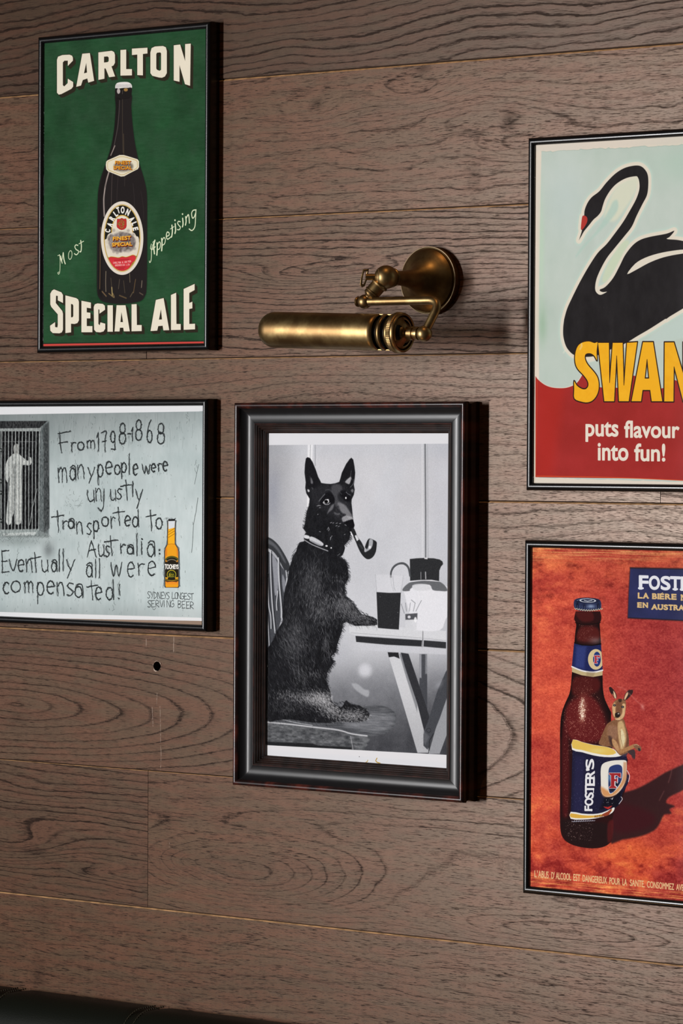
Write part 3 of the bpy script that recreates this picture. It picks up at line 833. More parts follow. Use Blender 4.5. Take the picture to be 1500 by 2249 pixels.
    A.dots(wm, 700, (20, 22, 24), .5, .9); A.dots(wm, 400, (200, 206, 206), .4, .8)
    A.glow(*z((320, 1045))[0], 12, 16, (70, 76, 78), .5)
    # the writing
    INK = (38, 42, 44)
    T = [('F', 380, 262, 465, 405), ('r', 460, 335, 500, 395), ('o', 512, 333, 555, 385), ('m', 570, 322, 625, 375), ('1', 640, 272, 655, 395), ('7', 668, 262, 702, 398), ('9', 728, 262, 762, 382),
         ('8', 785, 208, 830, 345), ('-', 840, 270, 862, 290), ('1', 862, 238, 888, 325), ('8', 892, 188, 936, 320), ('6', 965, 188, 1004, 336), ('8', 1036, 208, 1085, 346),
         ('m', 380, 500, 440, 600), ('a', 460, 488, 502, 583), ('n', 508, 484, 552, 575), ('y', 580, 500, 626, 605), ('p', 640, 482, 682, 615), ('e', 697, 462, 742, 546), ('o', 754, 484, 792, 546), ('p', 798, 470, 834, 575),
         ('l', 845, 410, 857, 545), ('e', 876, 478, 908, 550), ('w', 936, 478, 988, 540), ('e', 998, 478, 1028, 530), ('r', 1034, 472, 1066, 525), ('e', 1072, 460, 1106, 522),
         ('u', 574, 650, 622, 726), ('n', 628, 638, 668, 722), ('j', 645, 640, 692, 785), ('u', 728, 648, 764, 718), ('s', 772, 640, 802, 710), ('t', 795, 582, 868, 716), ('l', 868, 590, 880, 690), ('y', 894, 645, 940, 772),
         ('t', 340, 785, 422, 925), ('r', 405, 850, 442, 908), ('a', 450, 838, 492, 902), ('n', 500, 858, 544, 940), ('s', 573, 868, 602, 942), ('p', 612, 852, 652, 970), ('o', 670, 828, 716, 890), ('r', 722, 826, 758, 902),
         ('t', 744, 762, 820, 882), ('e', 822, 818, 862, 886), ('d', 872, 782, 916, 892), ('t', 960, 782, 1026, 915), ('o', 1028, 834, 1070, 905),
         ('A', 574, 984, 636, 1090), ('u', 648, 1008, 688, 1086), ('s', 694, 1018, 722, 1090), ('t', 684, 950, 776, 1082), ('r', 784, 1006, 826, 1066), ('a', 838, 1008, 882, 1070), ('l', 896, 935, 908, 1082), ('i', 926, 970, 940, 1072), ('a', 970, 984, 1022, 1086), (':', 1044, 1030, 1056, 1070),
         ('E', 8, 1048, 62, 1192), ('v', 60, 1104, 112, 1182), ('e', 120, 1108, 162, 1186), ('n', 170, 1104, 212, 1190), ('t', 196, 1060, 268, 1192), ('u', 272, 1108, 318, 1188), ('a', 338, 1108, 376, 1186), ('l', 384, 1042, 396, 1186), ('l', 410, 1040, 422, 1182), ('y', 438, 1106, 492, 1226),
         ('a', 568, 1128, 612, 1222), ('l', 625, 1104, 637, 1226), ('l', 650, 1100, 662, 1226), ('w', 730, 1128, 802, 1216), ('e', 838, 1124, 886, 1222), ('r', 896, 1132, 952, 1212), ('e', 974, 1118, 1028, 1212),
         ('c', 20, 1258, 62, 1332), ('o', 74, 1248, 136, 1322), ('m', 158, 1250, 218, 1326), ('p', 240, 1258, 292, 1398), ('e', 308, 1248, 362, 1332), ('n', 372, 1258, 422, 1346), ('s', 440, 1262, 484, 1346), ('a', 494, 1268, 548, 1358),
         ('t', 570, 1248, 640, 1372), ('e', 628, 1288, 672, 1372), ('d', 698, 1238, 752, 1372), ('!', 776, 1268, 792, 1368)]
    for ch, x0, y0, x1, y1 in T:
        hand(A, ch, x0, y0, x1, y1, 3.8, INK, z, jit=2.2, alpha=.9, passes=5)
        for _ in range(7):
            x = A.rs.uniform(x0, x1); y = A.rs.uniform(y0, y1 + 14)
            A.line(z((x, y), (x + A.rs.randn() * 3, y + A.rs.uniform(4, 18))), 1.2, INK, .5)
    for _ in range(26):
        a0 = A.rs.uniform(400, 530), A.rs.uniform(680, 760); A.line(z(a0, (a0[0] + 12 * A.rs.randn(), a0[1] + 12 * A.rs.randn())), 1.4, (80, 88, 88), .6)
    for i, (ch, x) in enumerate(zip('SYDNEYS', (975, 996, 1018, 1042, 1066, 1082, 1102))):
        hand(A, ch, x - 4, 1318 + i, x + 14, 1362 + i, 2.2, INK, z, jit=.6, passes=2)
    for i, (ch, x) in enumerate(zip('LONGEST', (1136, 1156, 1174, 1194, 1216, 1238, 1258))):
        hand(A, ch, x - 4, 1322 + i * 1.6, x + 17, 1364 + i * 1.4, 2.2, INK, z, jit=.6, passes=2)
    for i, (ch, x) in enumerate(zip('SERVING', (978, 1002, 1030, 1058, 1082, 1104, 1128))):
        hand(A, ch, x - 5, 1376, x + (18 if ch != 'I' else 4), 1420, 2.2, INK, z, jit=.6, passes=2)
    for i, (ch, x) in enumerate(zip('BEER', (1176, 1202, 1230, 1256))):
        hand(A, ch, x - 4, 1378 + i * 3, x + 19, 1424 + i * 3, 2.2, INK, z, jit=.6, passes=2)
    A.line(z((1005, 1430), (1015, 1438), (1026, 1428)), 2, INK, .8)
    # bottle
    bt = [(355, 300), (490, 300), (484, 420), (486, 560), (484, 760), (540, 850), (552, 920), (556, 1600), (540, 1620), (312, 1620), (298, 1590), (292, 920), (302, 850), (345, 770), (345, 620), (352, 470)]
    for k in range(12):
        P = np.array(bt, float); P[:, 0] += np.where(P[:, 0] > 420, 14, -10) + A.rs.randn(len(P)) * 9; P[:, 1] += A.rs.randn(len(P)) * 5
        A.line(q(P), 1.6, (56, 64, 70), .6, closed=True)
    A.fill(q(bt), (236, 162, 34)); A.line(q(bt), 1.6, (110, 60, 20), .8, closed=True)
    bmk = A.mask([q(bt)])
    A.fill(q((355, 300), (490, 300), (480, 440), (360, 472)), (214, 220, 226)); A.fill(q((355, 272), (490, 268), (490, 305), (358, 310)), (24, 24, 26))
    for k in range(16):
        x = A.rs.uniform(300, 500); A.line(q((x, 270 + A.rs.randn() * 12), (x + A.rs.randn() * 30, 255 + A.rs.randn() * 14)), 1.6, (36, 40, 44), .6)
    A.fill(q((360, 480), (470, 450), (478, 760), (362, 760)), (250, 190, 40), .6, soft=5, mod=bmk); A.fill(q((300, 850), (330, 840), (330, 1000), (300, 1000)), (214, 110, 40), .7, soft=4, mod=bmk); A.fill(q((520, 850), (552, 860), (552, 1000), (526, 1000)), (220, 120, 40), .7, soft=4, mod=bmk)
    for dy in (0, 50, 105): A.line(q((358, 530 + dy), (480, 455 + dy)), 1.8, (104, 70, 20), .85)
    A.line(q((345, 770), (420, 762), (486, 768)), 1.8, (150, 84, 20), .7)
    A.fill(smooth_pts(q((296, 1090), (300, 1060), (340, 1020), (420, 1000), (500, 1015), (548, 1050), (552, 1100), (552, 1490), (430, 1500), (298, 1490)), n=3), (34, 30, 22), mod=bmk)
    A.line(q((300, 1075), (350, 1035), (425, 1018), (500, 1032), (548, 1075)), 5, (120, 124, 50), smooth=4); A.line(q((330, 1110), (370, 1080), (425, 1068), (480, 1080), (520, 1110)), 4, (130, 118, 96), smooth=4); A.line(q((300, 1075), (350, 1035), (425, 1018), (500, 1032), (548, 1075)), 1.4, (30, 26, 12), smooth=4)
    A.fill(q((296, 1080), (336, 1086), (330, 1120), (296, 1110)), (200, 130, 40), mod=bmk); A.fill(q((515, 1090), (552, 1080), (552, 1110), (520, 1125)), (200, 130, 40), mod=bmk)
    A.fill(q((288, 1158), (562, 1158), (562, 1262), (288, 1262)), (26, 24, 20), mod=bmk)
    A.text('TOOHEYS', q((290, 1162), (556, 1172), (556, 1256), (290, 1258)), (244, 242, 236), bold=1.2)
    A.line(ell(*q((420, 1370))[0], 86 / 9, 88 / 9, 40, 0, math.radians(-215), math.radians(35)), 4, (182, 168, 48)); A.fill(ell(*q((420, 1375))[0], 62 / 9, 62 / 9), (46, 58, 22))
    A.line(q((372, 1400), (375, 1345), (385, 1400), (392, 1330), (400, 1395), (425, 1350), (432, 1392), (455, 1355), (468, 1390)), 1.8, (196, 170, 40))
    A.line(q((360, 1412), (470, 1408)), 2, (210, 186, 60))
    A.fill(q((298, 1420), (350, 1424), (345, 1460), (298, 1450)), (220, 160, 44), mod=bmk); A.fill(q((500, 1420), (552, 1416), (552, 1452), (490, 1460)), (220, 160, 44), mod=bmk)
    A.line(q((298, 1470), (430, 1486), (552, 1466)), 2.5, (190, 160, 40), smooth=4); A.line(q((298, 1496), (430, 1510), (552, 1492)), 2, (60, 40, 16), smooth=4)
    A.fill(q((300, 1500), (552, 1500), (552, 1560), (300, 1560)), (236, 134, 50), .6, soft=5, mod=bmk)
    for k in range(60):
        s_ = A.rs.rand() > .5; y = A.rs.uniform(900, 1620); x = (572 if s_ else 268) + A.rs.randn() * 10
        A.line(q((x, y), (x + A.rs.randn() * 8, y + A.rs.uniform(20, 70))), 1.4, (56, 64, 68), .6)
    # paper margins
    wt = (226, 227, 230)
    A.fill(z((-400, -20), (1340, -20), (1340, 128), (1310, 131), (-10, 152), (-400, 158)), wt); A.fill(z((-400, 1442), (0, 1452), (1310, 1490), (1340, 1492), (1340, 1600), (-400, 1600)), wt)
    # brown band below the paper
    A.fill(z((-400, 1478), (0, 1489), (1310, 1511), (1340, 1512), (1340, 1620), (-400, 1620)), (150, 128, 112))
    A.grain(.02)
    return A


def art_swan():
    A = Art(R_SWAN[0] + 7, R_SWAN[1] - 7, R_SWAN[2] + 7, R_SWAN[3] - 7, Y_THIN, bg=(224, 212, 198))
    a = Zm(1140, 270, 4.1667); b = Zm(1140, 700, 4.1667); h, w = A.h, A.w
    B = lambda *p: b(*p)
    sky = a((205, 262), (600, 240), (1200, 212), (1500, 200), (1930, 175), (1930, 3300), (180, 3300), (186, 1500), (196, 700))
    rx = [(205, 262)]
    x = 205
    while x < 1960:
        x += A.rs.uniform(12, 40); rx.append((x, 262 - (x - 205) * .046 + A.rs.randn() * 3.2))
    sky = a(rx + [(1960, 3300), (180, 3300), (184, 1500), (196, 700)])
    A.fill(sky, (188, 201, 193), soft=1.2); A.line(a(rx), 2, (140, 165, 156), .6)
    sk = A.mask([sky])
    n = fbm(h, w, 140, 90, 21, 4)
    A.im += ((n * sk)[..., None] * np.array([.07, .05, .06])).astype(np.float32)
    A.glow(*a((420, 700))[0], 50, 90, (192, 206, 206), .5); A.glow(*a((1500, 380))[0], 90, 40, (172, 198, 184), .5)
    A.glow(*a((205, 1200))[0], 6, 130, (186, 212, 188), .6)
    A.glow(*b((215, 60))[0], 9, 42, (156, 184, 160), .75)
    PALE = (222, 215, 200)
    # halo around swan
    neck_out = [(548, 1072), (575, 985), (568, 960), (580, 860), (595, 852), (600, 800), (625, 735), (665, 680), (735, 625), (800, 545), (880, 465), (960, 415), (1040, 393), (1105, 393),
                (1150, 425), (1178, 480), (1182, 570), (1170, 660), (1130, 740), (1075, 850), (1030, 950), (960, 1040), (870, 1150), (800, 1240), (740, 1350), (705, 1440), (696, 1520), (715, 1560), (750, 1573), (804, 1545),
                (770, 1548), (745, 1540), (740, 1525), (790, 1500), (860, 1420), (920, 1310), (970, 1210), (1040, 1120), (1110, 1070), (1200, 1042), (1330, 1018), (1375, 1005), (1421, 988), (1380, 1040), (1352, 1062), (1440, 1070), (1510, 1082)]
    tail = [(1560, 1095), (1650, 1040), (1760, 1000), (1850, 1060), (1800, 1200), (1700, 1380), (1600, 1560), (1545, 1680)]
    belly = [(1500, 1698), (1380, 1770), (1345, 1795)]
    low = [(1340, 0), (1200, 90), (1080, 160), (1000, 210), (940, 240), (860, 270), (800, 300), (700, 340), (620, 350), (560, 340), (500, 330), (455, 290), (425, 240), (405, 160), (404, 80), (412, 10)]
    leftn = [(412, 1800), (440, 1700), (490, 1590), (560, 1450), (640, 1310), (720, 1190), (800, 1110), (870, 1020), (950, 910), (1010, 810), (1070, 700), (1100, 610), (1100, 540), (1085, 495), (1060, 488), (980, 505),
             (900, 550), (840, 610), (790, 690), (765, 760), (750, 810), (720, 850), (680, 885), (640, 935), (595, 990), (570, 1035)]
    full = np.vstack([smooth_pts(a(neck_out), False, 4), smooth_pts(a(tail), False, 4), a(belly), smooth_pts(b(low), False, 4), smooth_pts(a(leftn), False, 4)])
    A.fill([full], (190, 212, 202), .9, soft=10, grow=22, mod=sk)
    A.fill([full], PALE, soft=3.0, grow=15, mod=sk)
    A.fill(smooth_pts(a((1090, 500), (980, 530), (880, 600), (820, 720), (780, 860), (870, 900), (960, 800), (1060, 640)), n=3), (214, 216, 196), .9, soft=10, mod=sk)
    A.fill(smooth_pts(a((900, 710), (860, 720), (820, 800), (700, 1000), (560, 1150), (520, 1230), (640, 1090), (800, 930), (900, 800)), n=3), (176, 202, 192), .8, soft=7, mod=sk)
    A.fill(smooth_pts(a((960, 1080), (880, 1180), (800, 1320), (760, 1440), (800, 1450), (880, 1330), (960, 1180), (1010, 1090)), n=3), (200, 212, 186), .9, soft=6, mod=sk)
    A.fill(b((1500, -25), (1350, 60), (1180, 180), (1120, 205), (1400, 205), (1700, 120), (1900, -60)), (190, 206, 200), .9, soft=6)
    # bowl-shaped edge of the red ground
    red = [(150, 520), (175, 555), (230, 600), (290, 625), (360, 634), (430, 630), (500, 605), (540, 570), (575, 515), (640, 470), (700, 600), (760, 630), (860, 628), (950, 628), (1050, 520), (1120, 600),
           (1200, 640), (1330, 632), (1420, 560), (1500, 620), (1600, 640), (1750, 620), (1950, 560)]
    bodyr = np.vstack([smooth_pts(b(red), False, 4), b((2000, 1520), (1500, 1482), (1100, 1462), (700, 1458), (150, 1450))])
    A.fill([smooth_pts(b(red), False, 4)[:0].tolist() or bodyr], (158, 46, 44), soft=.9)
    A.line(b(red[:9]), 3, PALE, smooth=4)
    rm = A.mask([bodyr])
    A.im += ((fbm(h, w, 110, 110, 41, 4) * rm)[..., None] * np.array([.09, .04, .05])).astype(np.float32)
    A.fill(b((150, 560), (420, 620), (300, 1450), (150, 1450)), (180, 44, 36), .55, soft=40, mod=rm)
    # black swan
    A.fill([full], (37, 35, 37), soft=.9)
    A.fill(b((500, 330), (560, 344), (640, 348), (640, 420), (520, 420)), (205, 215, 205), 0)
    sm = A.mask([full]); A.im += ((fbm(h, w, 60, 30, 47, 4) * sm)[..., None] * .05).astype(np.float32)
    A.dots(sm, 60, (90, 90, 92), .5, 1.0)
    A.fill(smooth_pts(a((988, 1384), (1060, 1290), (1150, 1235), (1270, 1195), (1400, 1170), (1520, 1158), (1620, 1170), (1520, 1192), (1400, 1212), (1290, 1240), (1180, 1285), (1080, 1340)), n=3), PALE)
    A.fill(smooth_pts(a((580, 853), (605, 850), (622, 865), (625, 895), (612, 930), (585, 970), (566, 975), (570, 910)), n=3), (176, 58, 52))
    # foot area pale notch left of lettering
    A.fill(b((620, 350), (700, 345), (720, 380), (640, 400)), PALE, .9, soft=3)
    # SWAN lettering
    Sg = smooth_pts(b((720, 215), (712, 300), (714, 385), (690, 345), (660, 322), (625, 320), (606, 335), (606, 370), (630, 420), (690, 490), (722, 545), (732, 620), (718, 690), (680, 745), (630, 768), (570, 762), (505, 732),
                      (502, 650), (503, 568), (530, 610), (575, 640), (612, 640), (632, 610), (625, 570), (590, 520), (535, 460), (512, 400), (512, 320), (535, 250), (580, 215), (640, 205), (690, 220)), n=3)
    Wg = b((720, 218), (824, 218), (828, 585), (855, 218), (950, 218), (960, 608), (985, 218), (1083, 212), (1005, 758), (912, 758), (893, 340), (872, 758), (778, 758))
    Ag = [b((1132, 212), (1228, 212), (1313, 758), (1212, 758), (1198, 655), (1132, 655), (1118, 758), (1026, 758)), b((1171, 372), (1152, 545), (1188, 545))]
    Ng = b((1330, 214), (1418, 214), (1500, 490), (1500, 214), (1580, 214), (1580, 760), (1500, 760), (1418, 440), (1415, 760), (1326, 760))
    for g in ([Sg], [Wg], Ag, [Ng]):
        A.fill(g, (44, 30, 26), grow=3.6)
    for g in ([Sg], [Wg], Ag, [Ng]):
        A.fill(g, (238, 176, 38), grow=-1.2)
    A.im += ((fbm(h, w, 30, 30, 61, 3) * A.mask([Sg, Wg, Ng]))[..., None] * np.array([.04, .07, .05])).astype(np.float32)
    for p in (((572, 222), (578, 250), (560, 285)), ((566, 228), (568, 250), (552, 280)), ((430, 285), (408, 318)), ((420, 285), (398, 316))): A.line(b(p), 1.4, (235, 228, 215), .9)
    # slogan
    CR = (228, 220, 206)
    def cond(txt, xs, ytop, ybot, sl):
        A.text(txt, b((xs[0], ytop), (xs[1], ytop + sl), (xs[1], ybot + sl), (xs[0], ybot)), CR, bold=2.6)
    cond('puts', (612, 905), 948, 1122, 4); cond('flavour', (966, 1463), 936, 1086, 4)
    cond('into', (724, 996), 1142, 1294, 3); cond('fun!', (1058, 1334), 1146, 1300, 3)
    # bottom edge of the print
    A.line(b((160, 1440), (700, 1448), (1100, 1462), (1960, 1500)), 3, (214, 84, 44), .9)
    low_e = [(130, 1452)]
    x = 150
    while x < 1960:
        low_e.append((x, 1455 + (x - 150) * .028 + A.rs.randn() * 3)); x += A.rs.uniform(20, 60)
    A.fill(b(low_e + [(1960, 1640), (130, 1640)]), (222, 212, 198))
    A.line(b((165, 560), (162, 900), (152, 1440)), 2.4, (204, 74, 40), .9)
    A.fill(b((100, -200), (146, -200), (146, 1600), (100, 1600)), (214, 200, 182), .6, soft=3)
    A.grain(.022); 
    return A


def art_can():
    """terracotta poster with a brown bottle"""
    A = Art(R_CAN[0] + 7, R_CAN[1] - 7, R_CAN[2] + 7, R_CAN[3] - 7, Y_THIN, bg=(176, 62, 42))
    a = Zm(1130, 1170, 4.0541); b = Zm(1130, 1580, 4.0541); k = Zm(1300, 1490, 6.614); h, w = A.h, A.w
    U, V = A.U, A.V
    n1 = fbm(h, w, 150, 260, 51, 5); n2 = fbm(h, w, 26, 50, 55, 5); n3 = fbm(h, w, 5, 7, 58, 3)
    A.im[:] = srgb((166, 56, 46))
    def blend(m, col): m = np.clip(m, 0, 1); A.im[:] = A.im * (1 - m[..., None]) + srgb(col) * m[..., None]
    blend(ss(U, 1400, 1200) * (.75 + n1 * 1.5), (206, 84, 56)); blend(ss(V, 1740, 1880) * (.6 + n1 * 2), (200, 76, 42))
    blend(ss(V, 1330, 1215) * np.clip(.7 + n1 * 2, 0, 1) * .7, (196, 98, 54)); blend(ss(U, 1300, 1480) * ss(V, 1720, 1480) * ss(V, 1290, 1380) * .75, (148, 46, 44))
    blend(np.exp(-((U - 1300) / 45) ** 2 - ((V - 1400 - (U - 1300) * .2) / 60) ** 2) * .35, (208, 92, 52)); blend(np.exp(-((U - 1380) / 120) ** 2 - ((V - 1870) / 26) ** 2) * .5, (222, 104, 48))
    blend(np.clip(n1 * 1.6 + n2 * 1.6 - .10, 0, .75) * ss(V, 1650, 1860), (232, 142, 64)); blend(np.clip(-n1 * 2.0 - n2 * 2.6 - .1, 0, .75) * ss(V, 1800, 1920), (126, 30, 24))
    blend(np.clip(n2 * 1.5, 0, .7) * ss(U, 1270, 1180) * ss(V, 1500, 1230), (226, 138, 76)); blend(np.clip(-n2 * 2.2 - .08, 0, .6) * ss(V, 1440, 1240), (116, 38, 28))
    blend(np.clip(n2 * 1.0, 0, .3) * ss(U, 1300, 1170), (224, 112, 66)); blend(np.clip(-n1 * 2 - .12, 0, .5), (140, 34, 30))
    blend(ss(V, 1245, 1210) * np.clip(fbm(h, w, 3, 120, 71, 3) * 2.6 + .3, 0, 1) * .85, (218, 158, 94)); blend(ss(V - U * .12, 1770, 1786) * np.clip(fbm(h, w, 3, 90, 72, 3) * 3 + .2, 0, 1) * .85, (234, 158, 84))
    spk = np.clip(fbm(h, w, 3.2, 4.2, 77, 2) * 5 - 1.1, 0, 1); blend(spk * .5, (122, 36, 26)); spk = np.clip(fbm(h, w, 3, 4, 78, 2) * 5 - 1.2, 0, 1); blend(spk * .4, (238, 150, 100))
    A.im += (n3[..., None] * np.array([.20, .16, .12]) + n2[..., None] * np.array([.14, .11, .08])).astype(np.float32)
    A.im[:] = np.clip(A.im * 1.02 + np.array([.02, .02, .035]), 0, 1)
    # shadow of the bottle lying to the right
    A.fill(smooth_pts(b((850, 700), (960, 655), (1080, 620), (1200, 560), (1330, 480), (1480, 410), (1640, 340), (1760, 420), (1600, 560), (1480, 640), (1380, 690), (1350, 740), (1400, 760), (1425, 775), (1380, 800),
                        (1395, 840), (1330, 850), (1290, 930), (1240, 990), (1120, 1040), (960, 1070), (840, 1080)), n=3), (44, 24, 28), .93, soft=6)
    A.fill(smooth_pts(b((880, 760), (1100, 780), (1250, 860), (1200, 960), (1000, 1010), (880, 980)), n=3), (64, 18, 26), .7, soft=20)
    # bottle
    bot = np.vstack([smooth_pts(a((545, 700), (535, 740), (532, 770), (545, 800), (550, 830), (540, 900), (534, 985), (522, 1120), (512, 1240), (505, 1330), (490, 1430), (455, 1510), (425, 1590), (410, 1680), (405, 1800)), False, 3),
                     smooth_pts(b((405, 200), (405, 600), (405, 860), (410, 990), (435, 1060), (490, 1105), (580, 1135), (690, 1148), (780, 1138), (840, 1108), (868, 1060), (862, 940), (900, 780), (960, 700), (1000, 560), (1000, 420), (1000, 340), (880, 280), (860, 120), (858, 20)), False, 3),
                     smooth_pts(a((860, 1600), (830, 1540), (800, 1470), (786, 1380), (784, 1290), (780, 1180), (770, 1000), (762, 880), (758, 810), (770, 780), (772, 740), (762, 700)), False, 3)])
    A.fill([bot], (42, 16, 18), soft=1.2)
    bm = A.mask([bot])
    for pth in (a((548, 830), (536, 985), (512, 1240), (490, 1430), (425, 1590), (408, 1800)), a((760, 830), (775, 1100), (786, 1380), (830, 1540), (862, 1640))): A.line(pth, 26, (16, 8, 10), .75, soft=10, smooth=4, mod=bm)
    A.fill(smooth_pts(a((590, 840), (740, 850), (745, 960), (560, 960)), n=3), (92, 30, 28), .8, soft=9, mod=bm)
    A.fill(smooth_pts(a((540, 710), (600, 705), (690, 705), (700, 780), (600, 790)), n=3), (84, 26, 26), .7, soft=6, mod=bm)
    A.fill(smooth_pts(a((530, 1290), (740, 1300), (750, 1400), (640, 1450), (520, 1440)), n=3), (84, 24, 24), .8, soft=10, mod=bm)
    A.fill(smooth_pts(np.vstack([a((480, 1520), (640, 1440), (760, 1540), (820, 1740)), b((760, 190), (560, 210), (480, 150), (450, 0))]), n=3), (112, 30, 32), .75, soft=14, mod=bm)
    A.fill(smooth_pts(b((425, 100), (470, 60), (490, 500), (470, 860), (430, 820)), n=3), (92, 22, 26), .6, soft=9, mod=bm)
    A.fill(smooth_pts(b((420, 880), (560, 900), (860, 940), (850, 1100), (640, 1140), (450, 1060)), n=3), (30, 20, 22), .7, soft=10, mod=bm)
    A.fill(smooth_pts(b((830, 930), (880, 900), (870, 1060), (830, 1090)), n=3), (92, 26, 28), .7, soft=6)
    for c0, rx, ry, al in ((a((605, 1560))[0], 4, 17, .75), (a((610, 1540))[0], 10, 26, .45), (a((600, 1640))[0], 7, 14, .6)):
        A.glow(c0[0], c0[1], rx, ry, (206, 150, 120), al * .55)
    hl = A.mask([ell(*a((606, 1575))[0], 9, 28)]); A.dots(hl * bm, 200, (250, 226, 200), .9, 1.5); hl = A.mask([ell(*a((603, 1575))[0], 4, 22)]); A.dots(hl * bm, 140, (255, 240, 220), 1., 1.7)
    A.glow(*a((720, 960))[0], 14, 7, (150, 140, 140), .45)
    neckm = A.mask([a((570, 820), (700, 820), (700, 960), (570, 960))]); A.dots(neckm * bm, 110, (214, 160, 140), .7, .9)
    shm = A.mask([smooth_pts(a((450, 1560), (600, 1400), (740, 1420), (790, 1600), (840, 1800), (520, 1800), (430, 1700)), n=3)]); A.dots(shm * bm, 520, (236, 180, 150), .75, 1.1)
    shm = A.mask([b((440, 0), (740, 0), (760, 220), (540, 190), (470, 400), (480, 860), (440, 860))]); A.dots(shm * bm, 420, (236, 170, 150), .7, 1.1)
    shm = A.mask([a((520, 1290), (690, 1290), (690, 1430), (520, 1430))]); A.dots(shm * bm, 150, (220, 160, 140), .7, .9)
    shm = A.mask([b((440, 900), (700, 920), (690, 1080), (520, 1090), (450, 1020))]); A.dots(shm * bm, 190, (200, 170, 160), .7, 1.1)
    # crown cap
    A.fill(smooth_pts(a((530, 660), (530, 610), (548, 590), (600, 580), (700, 582), (752, 594), (770, 620), (772, 660), (765, 685), (720, 692), (640, 698), (560, 690)), n=3), (40, 48, 80))
    A.fill(smooth_pts(a((540, 612), (580, 584), (650, 578), (730, 588), (758, 610), (700, 628), (600, 626)), n=3), (30, 34, 60))
    A.fill(ell(*a((652, 604))[0], 74 / 4.05, 18 / 4.05, rot=.03), (200, 205, 214)); A.fill(ell(*a((652, 604))[0], 60 / 4.05, 13 / 4.05, rot=.03), (34, 40, 66)); A.line(a((620, 602), (650, 610), (690, 602)), 3, (190, 196, 206))
    A.glow(*a((680, 655))[0], 8, 4, (170, 190, 220), .7); A.glow(*a((560, 640))[0], 2.5, 6, (10, 12, 24), .8); A.glow(*a((620, 650))[0], 3, 5, (20, 24, 44), .7); A.glow(*a((745, 650))[0], 3, 6, (14, 16, 30), .8); A.line(a((556, 604), (600, 590), (660, 586)), 2, (150, 170, 205), .7, smooth=3)
    for i in range(12):
        x = 536 + i * 21; A.line(a((x, 672 + 14 * math.sin(i / 11 * 3.1)), (x + 9, 682 + 16 * math.sin(i / 11 * 3.1)), (x + 18, 674 + 14 * math.sin(i / 11 * 3.1))), 3, (208, 198, 168), .9)
        A.line(a((x + 3, 640 + 14 * math.sin(i / 11 * 3.1)), (x + 4, 668 + 14 * math.sin(i / 11 * 3.1))), 1.4, (120, 138, 180), .6)
    A.line(a((540, 800), (600, 815), (700, 812), (766, 800)), 3, (14, 8, 8), .8, smooth=3); A.line(a((535, 980), (600, 1000), (690, 1004), (768, 990)), 6, (10, 8, 12), .8, smooth=3)
    # neck label
    nl = smooth_pts(a((530, 985), (600, 1004), (690, 1008), (770, 996), (778, 1100), (785, 1225), (700, 1240), (600, 1226), (510, 1190), (520, 1080)), n=3)
    A.fill(a((530, 985), (600, 1004), (690, 1008), (770, 996), (785, 1225), (700, 1240), (600, 1226), (510, 1190)), (30, 36, 84)); nm = A.mask([a((530, 985), (600, 1004), (690, 1008), (770, 996), (785, 1225), (700, 1240), (600, 1226), (510, 1190))])
    A.fill(a((550, 1010), (640, 1010), (620, 1215), (540, 1195)), (52, 64, 124), .8, soft=10, mod=nm); A.dots(nm, 200, (110, 120, 170), .5, .8)
    A.fill(a((510, 1190), (600, 1225), (700, 1240), (785, 1222), (783, 1270), (700, 1284), (600, 1270), (512, 1240)), (190, 172, 130)); A.line(a((510, 1192), (600, 1228), (700, 1242), (785, 1224)), 6, (226, 224, 226), smooth=3)
    A.fill(a((640, 1236), (720, 1242), (700, 1282), (640, 1276)), (140, 120, 90), .5, soft=5)
    A.fill(ell(*a((724, 1128))[0], 70 / 4.05, 92 / 4.05), (208, 188, 146), mod=nm); A.fill(ell(*a((734, 1126))[0], 34 / 4.05, 66 / 4.05), (34, 52, 116), mod=nm)
    def slabF(z, x, y, s, col, oc, ow):
        g = z([(x + px * s, y + py * s) for px, py in [(-.42, -.6), (.5, -.6), (.5, -.22), (.36, -.28), (.2, -.42), (0, -.42), (0, -.12), (.12, -.12), (.22, -.26), (.22, .2), (.12, .04), (0, .04), (0, .42), (.14, .5), (.14, .6), (-.42, .6), (-.42, .5), (-.28, .42), (-.28, -.42), (-.42, -.5)]])
        A.fill(g, oc, grow=ow); A.fill(g, col)
    slabF(a, 730, 1128, 58, (170, 44, 60), (228, 228, 232), 1.6)
    # body label
    lb = b((520, 178), (600, 200), (700, 225), (800, 240), (890, 270), (960, 320), (1000, 330), (1000, 430), (998, 480), (1020, 500), (1010, 570), (960, 660), (950, 720), (930, 760), (880, 800), (840, 850), (720, 880), (600, 893), (500, 885), (505, 700), (512, 400))
    A.fill(lb, (29, 28, 54)); lm = A.mask([lb])
    A.fill(b((540, 320), (620, 330), (610, 820), (520, 820)), (40, 38, 74), .7, soft=12, mod=lm)
    A.fill(b((820, 640), (960, 640), (920, 780), (760, 800)), (14, 12, 22), .8, soft=10, mod=lm)
    A.dots(lm, 420, (150, 158, 200), .6, .9)
    A.fill(smooth_pts(b((520, 178), (600, 200), (700, 225), (800, 240), (880, 262), (930, 300), (960, 320), (900, 335), (800, 335), (700, 320), (600, 292), (512, 270)), n=2), (232, 230, 226)); A.fill(smooth_pts(b((520, 180), (600, 202), (700, 228), (800, 242), (870, 262), (905, 300), (830, 318), (700, 298), (600, 272), (516, 254)), n=2), (222, 188, 92))
    A.glow(*b((740, 280))[0], 18, 5, (226, 214, 140), .6)
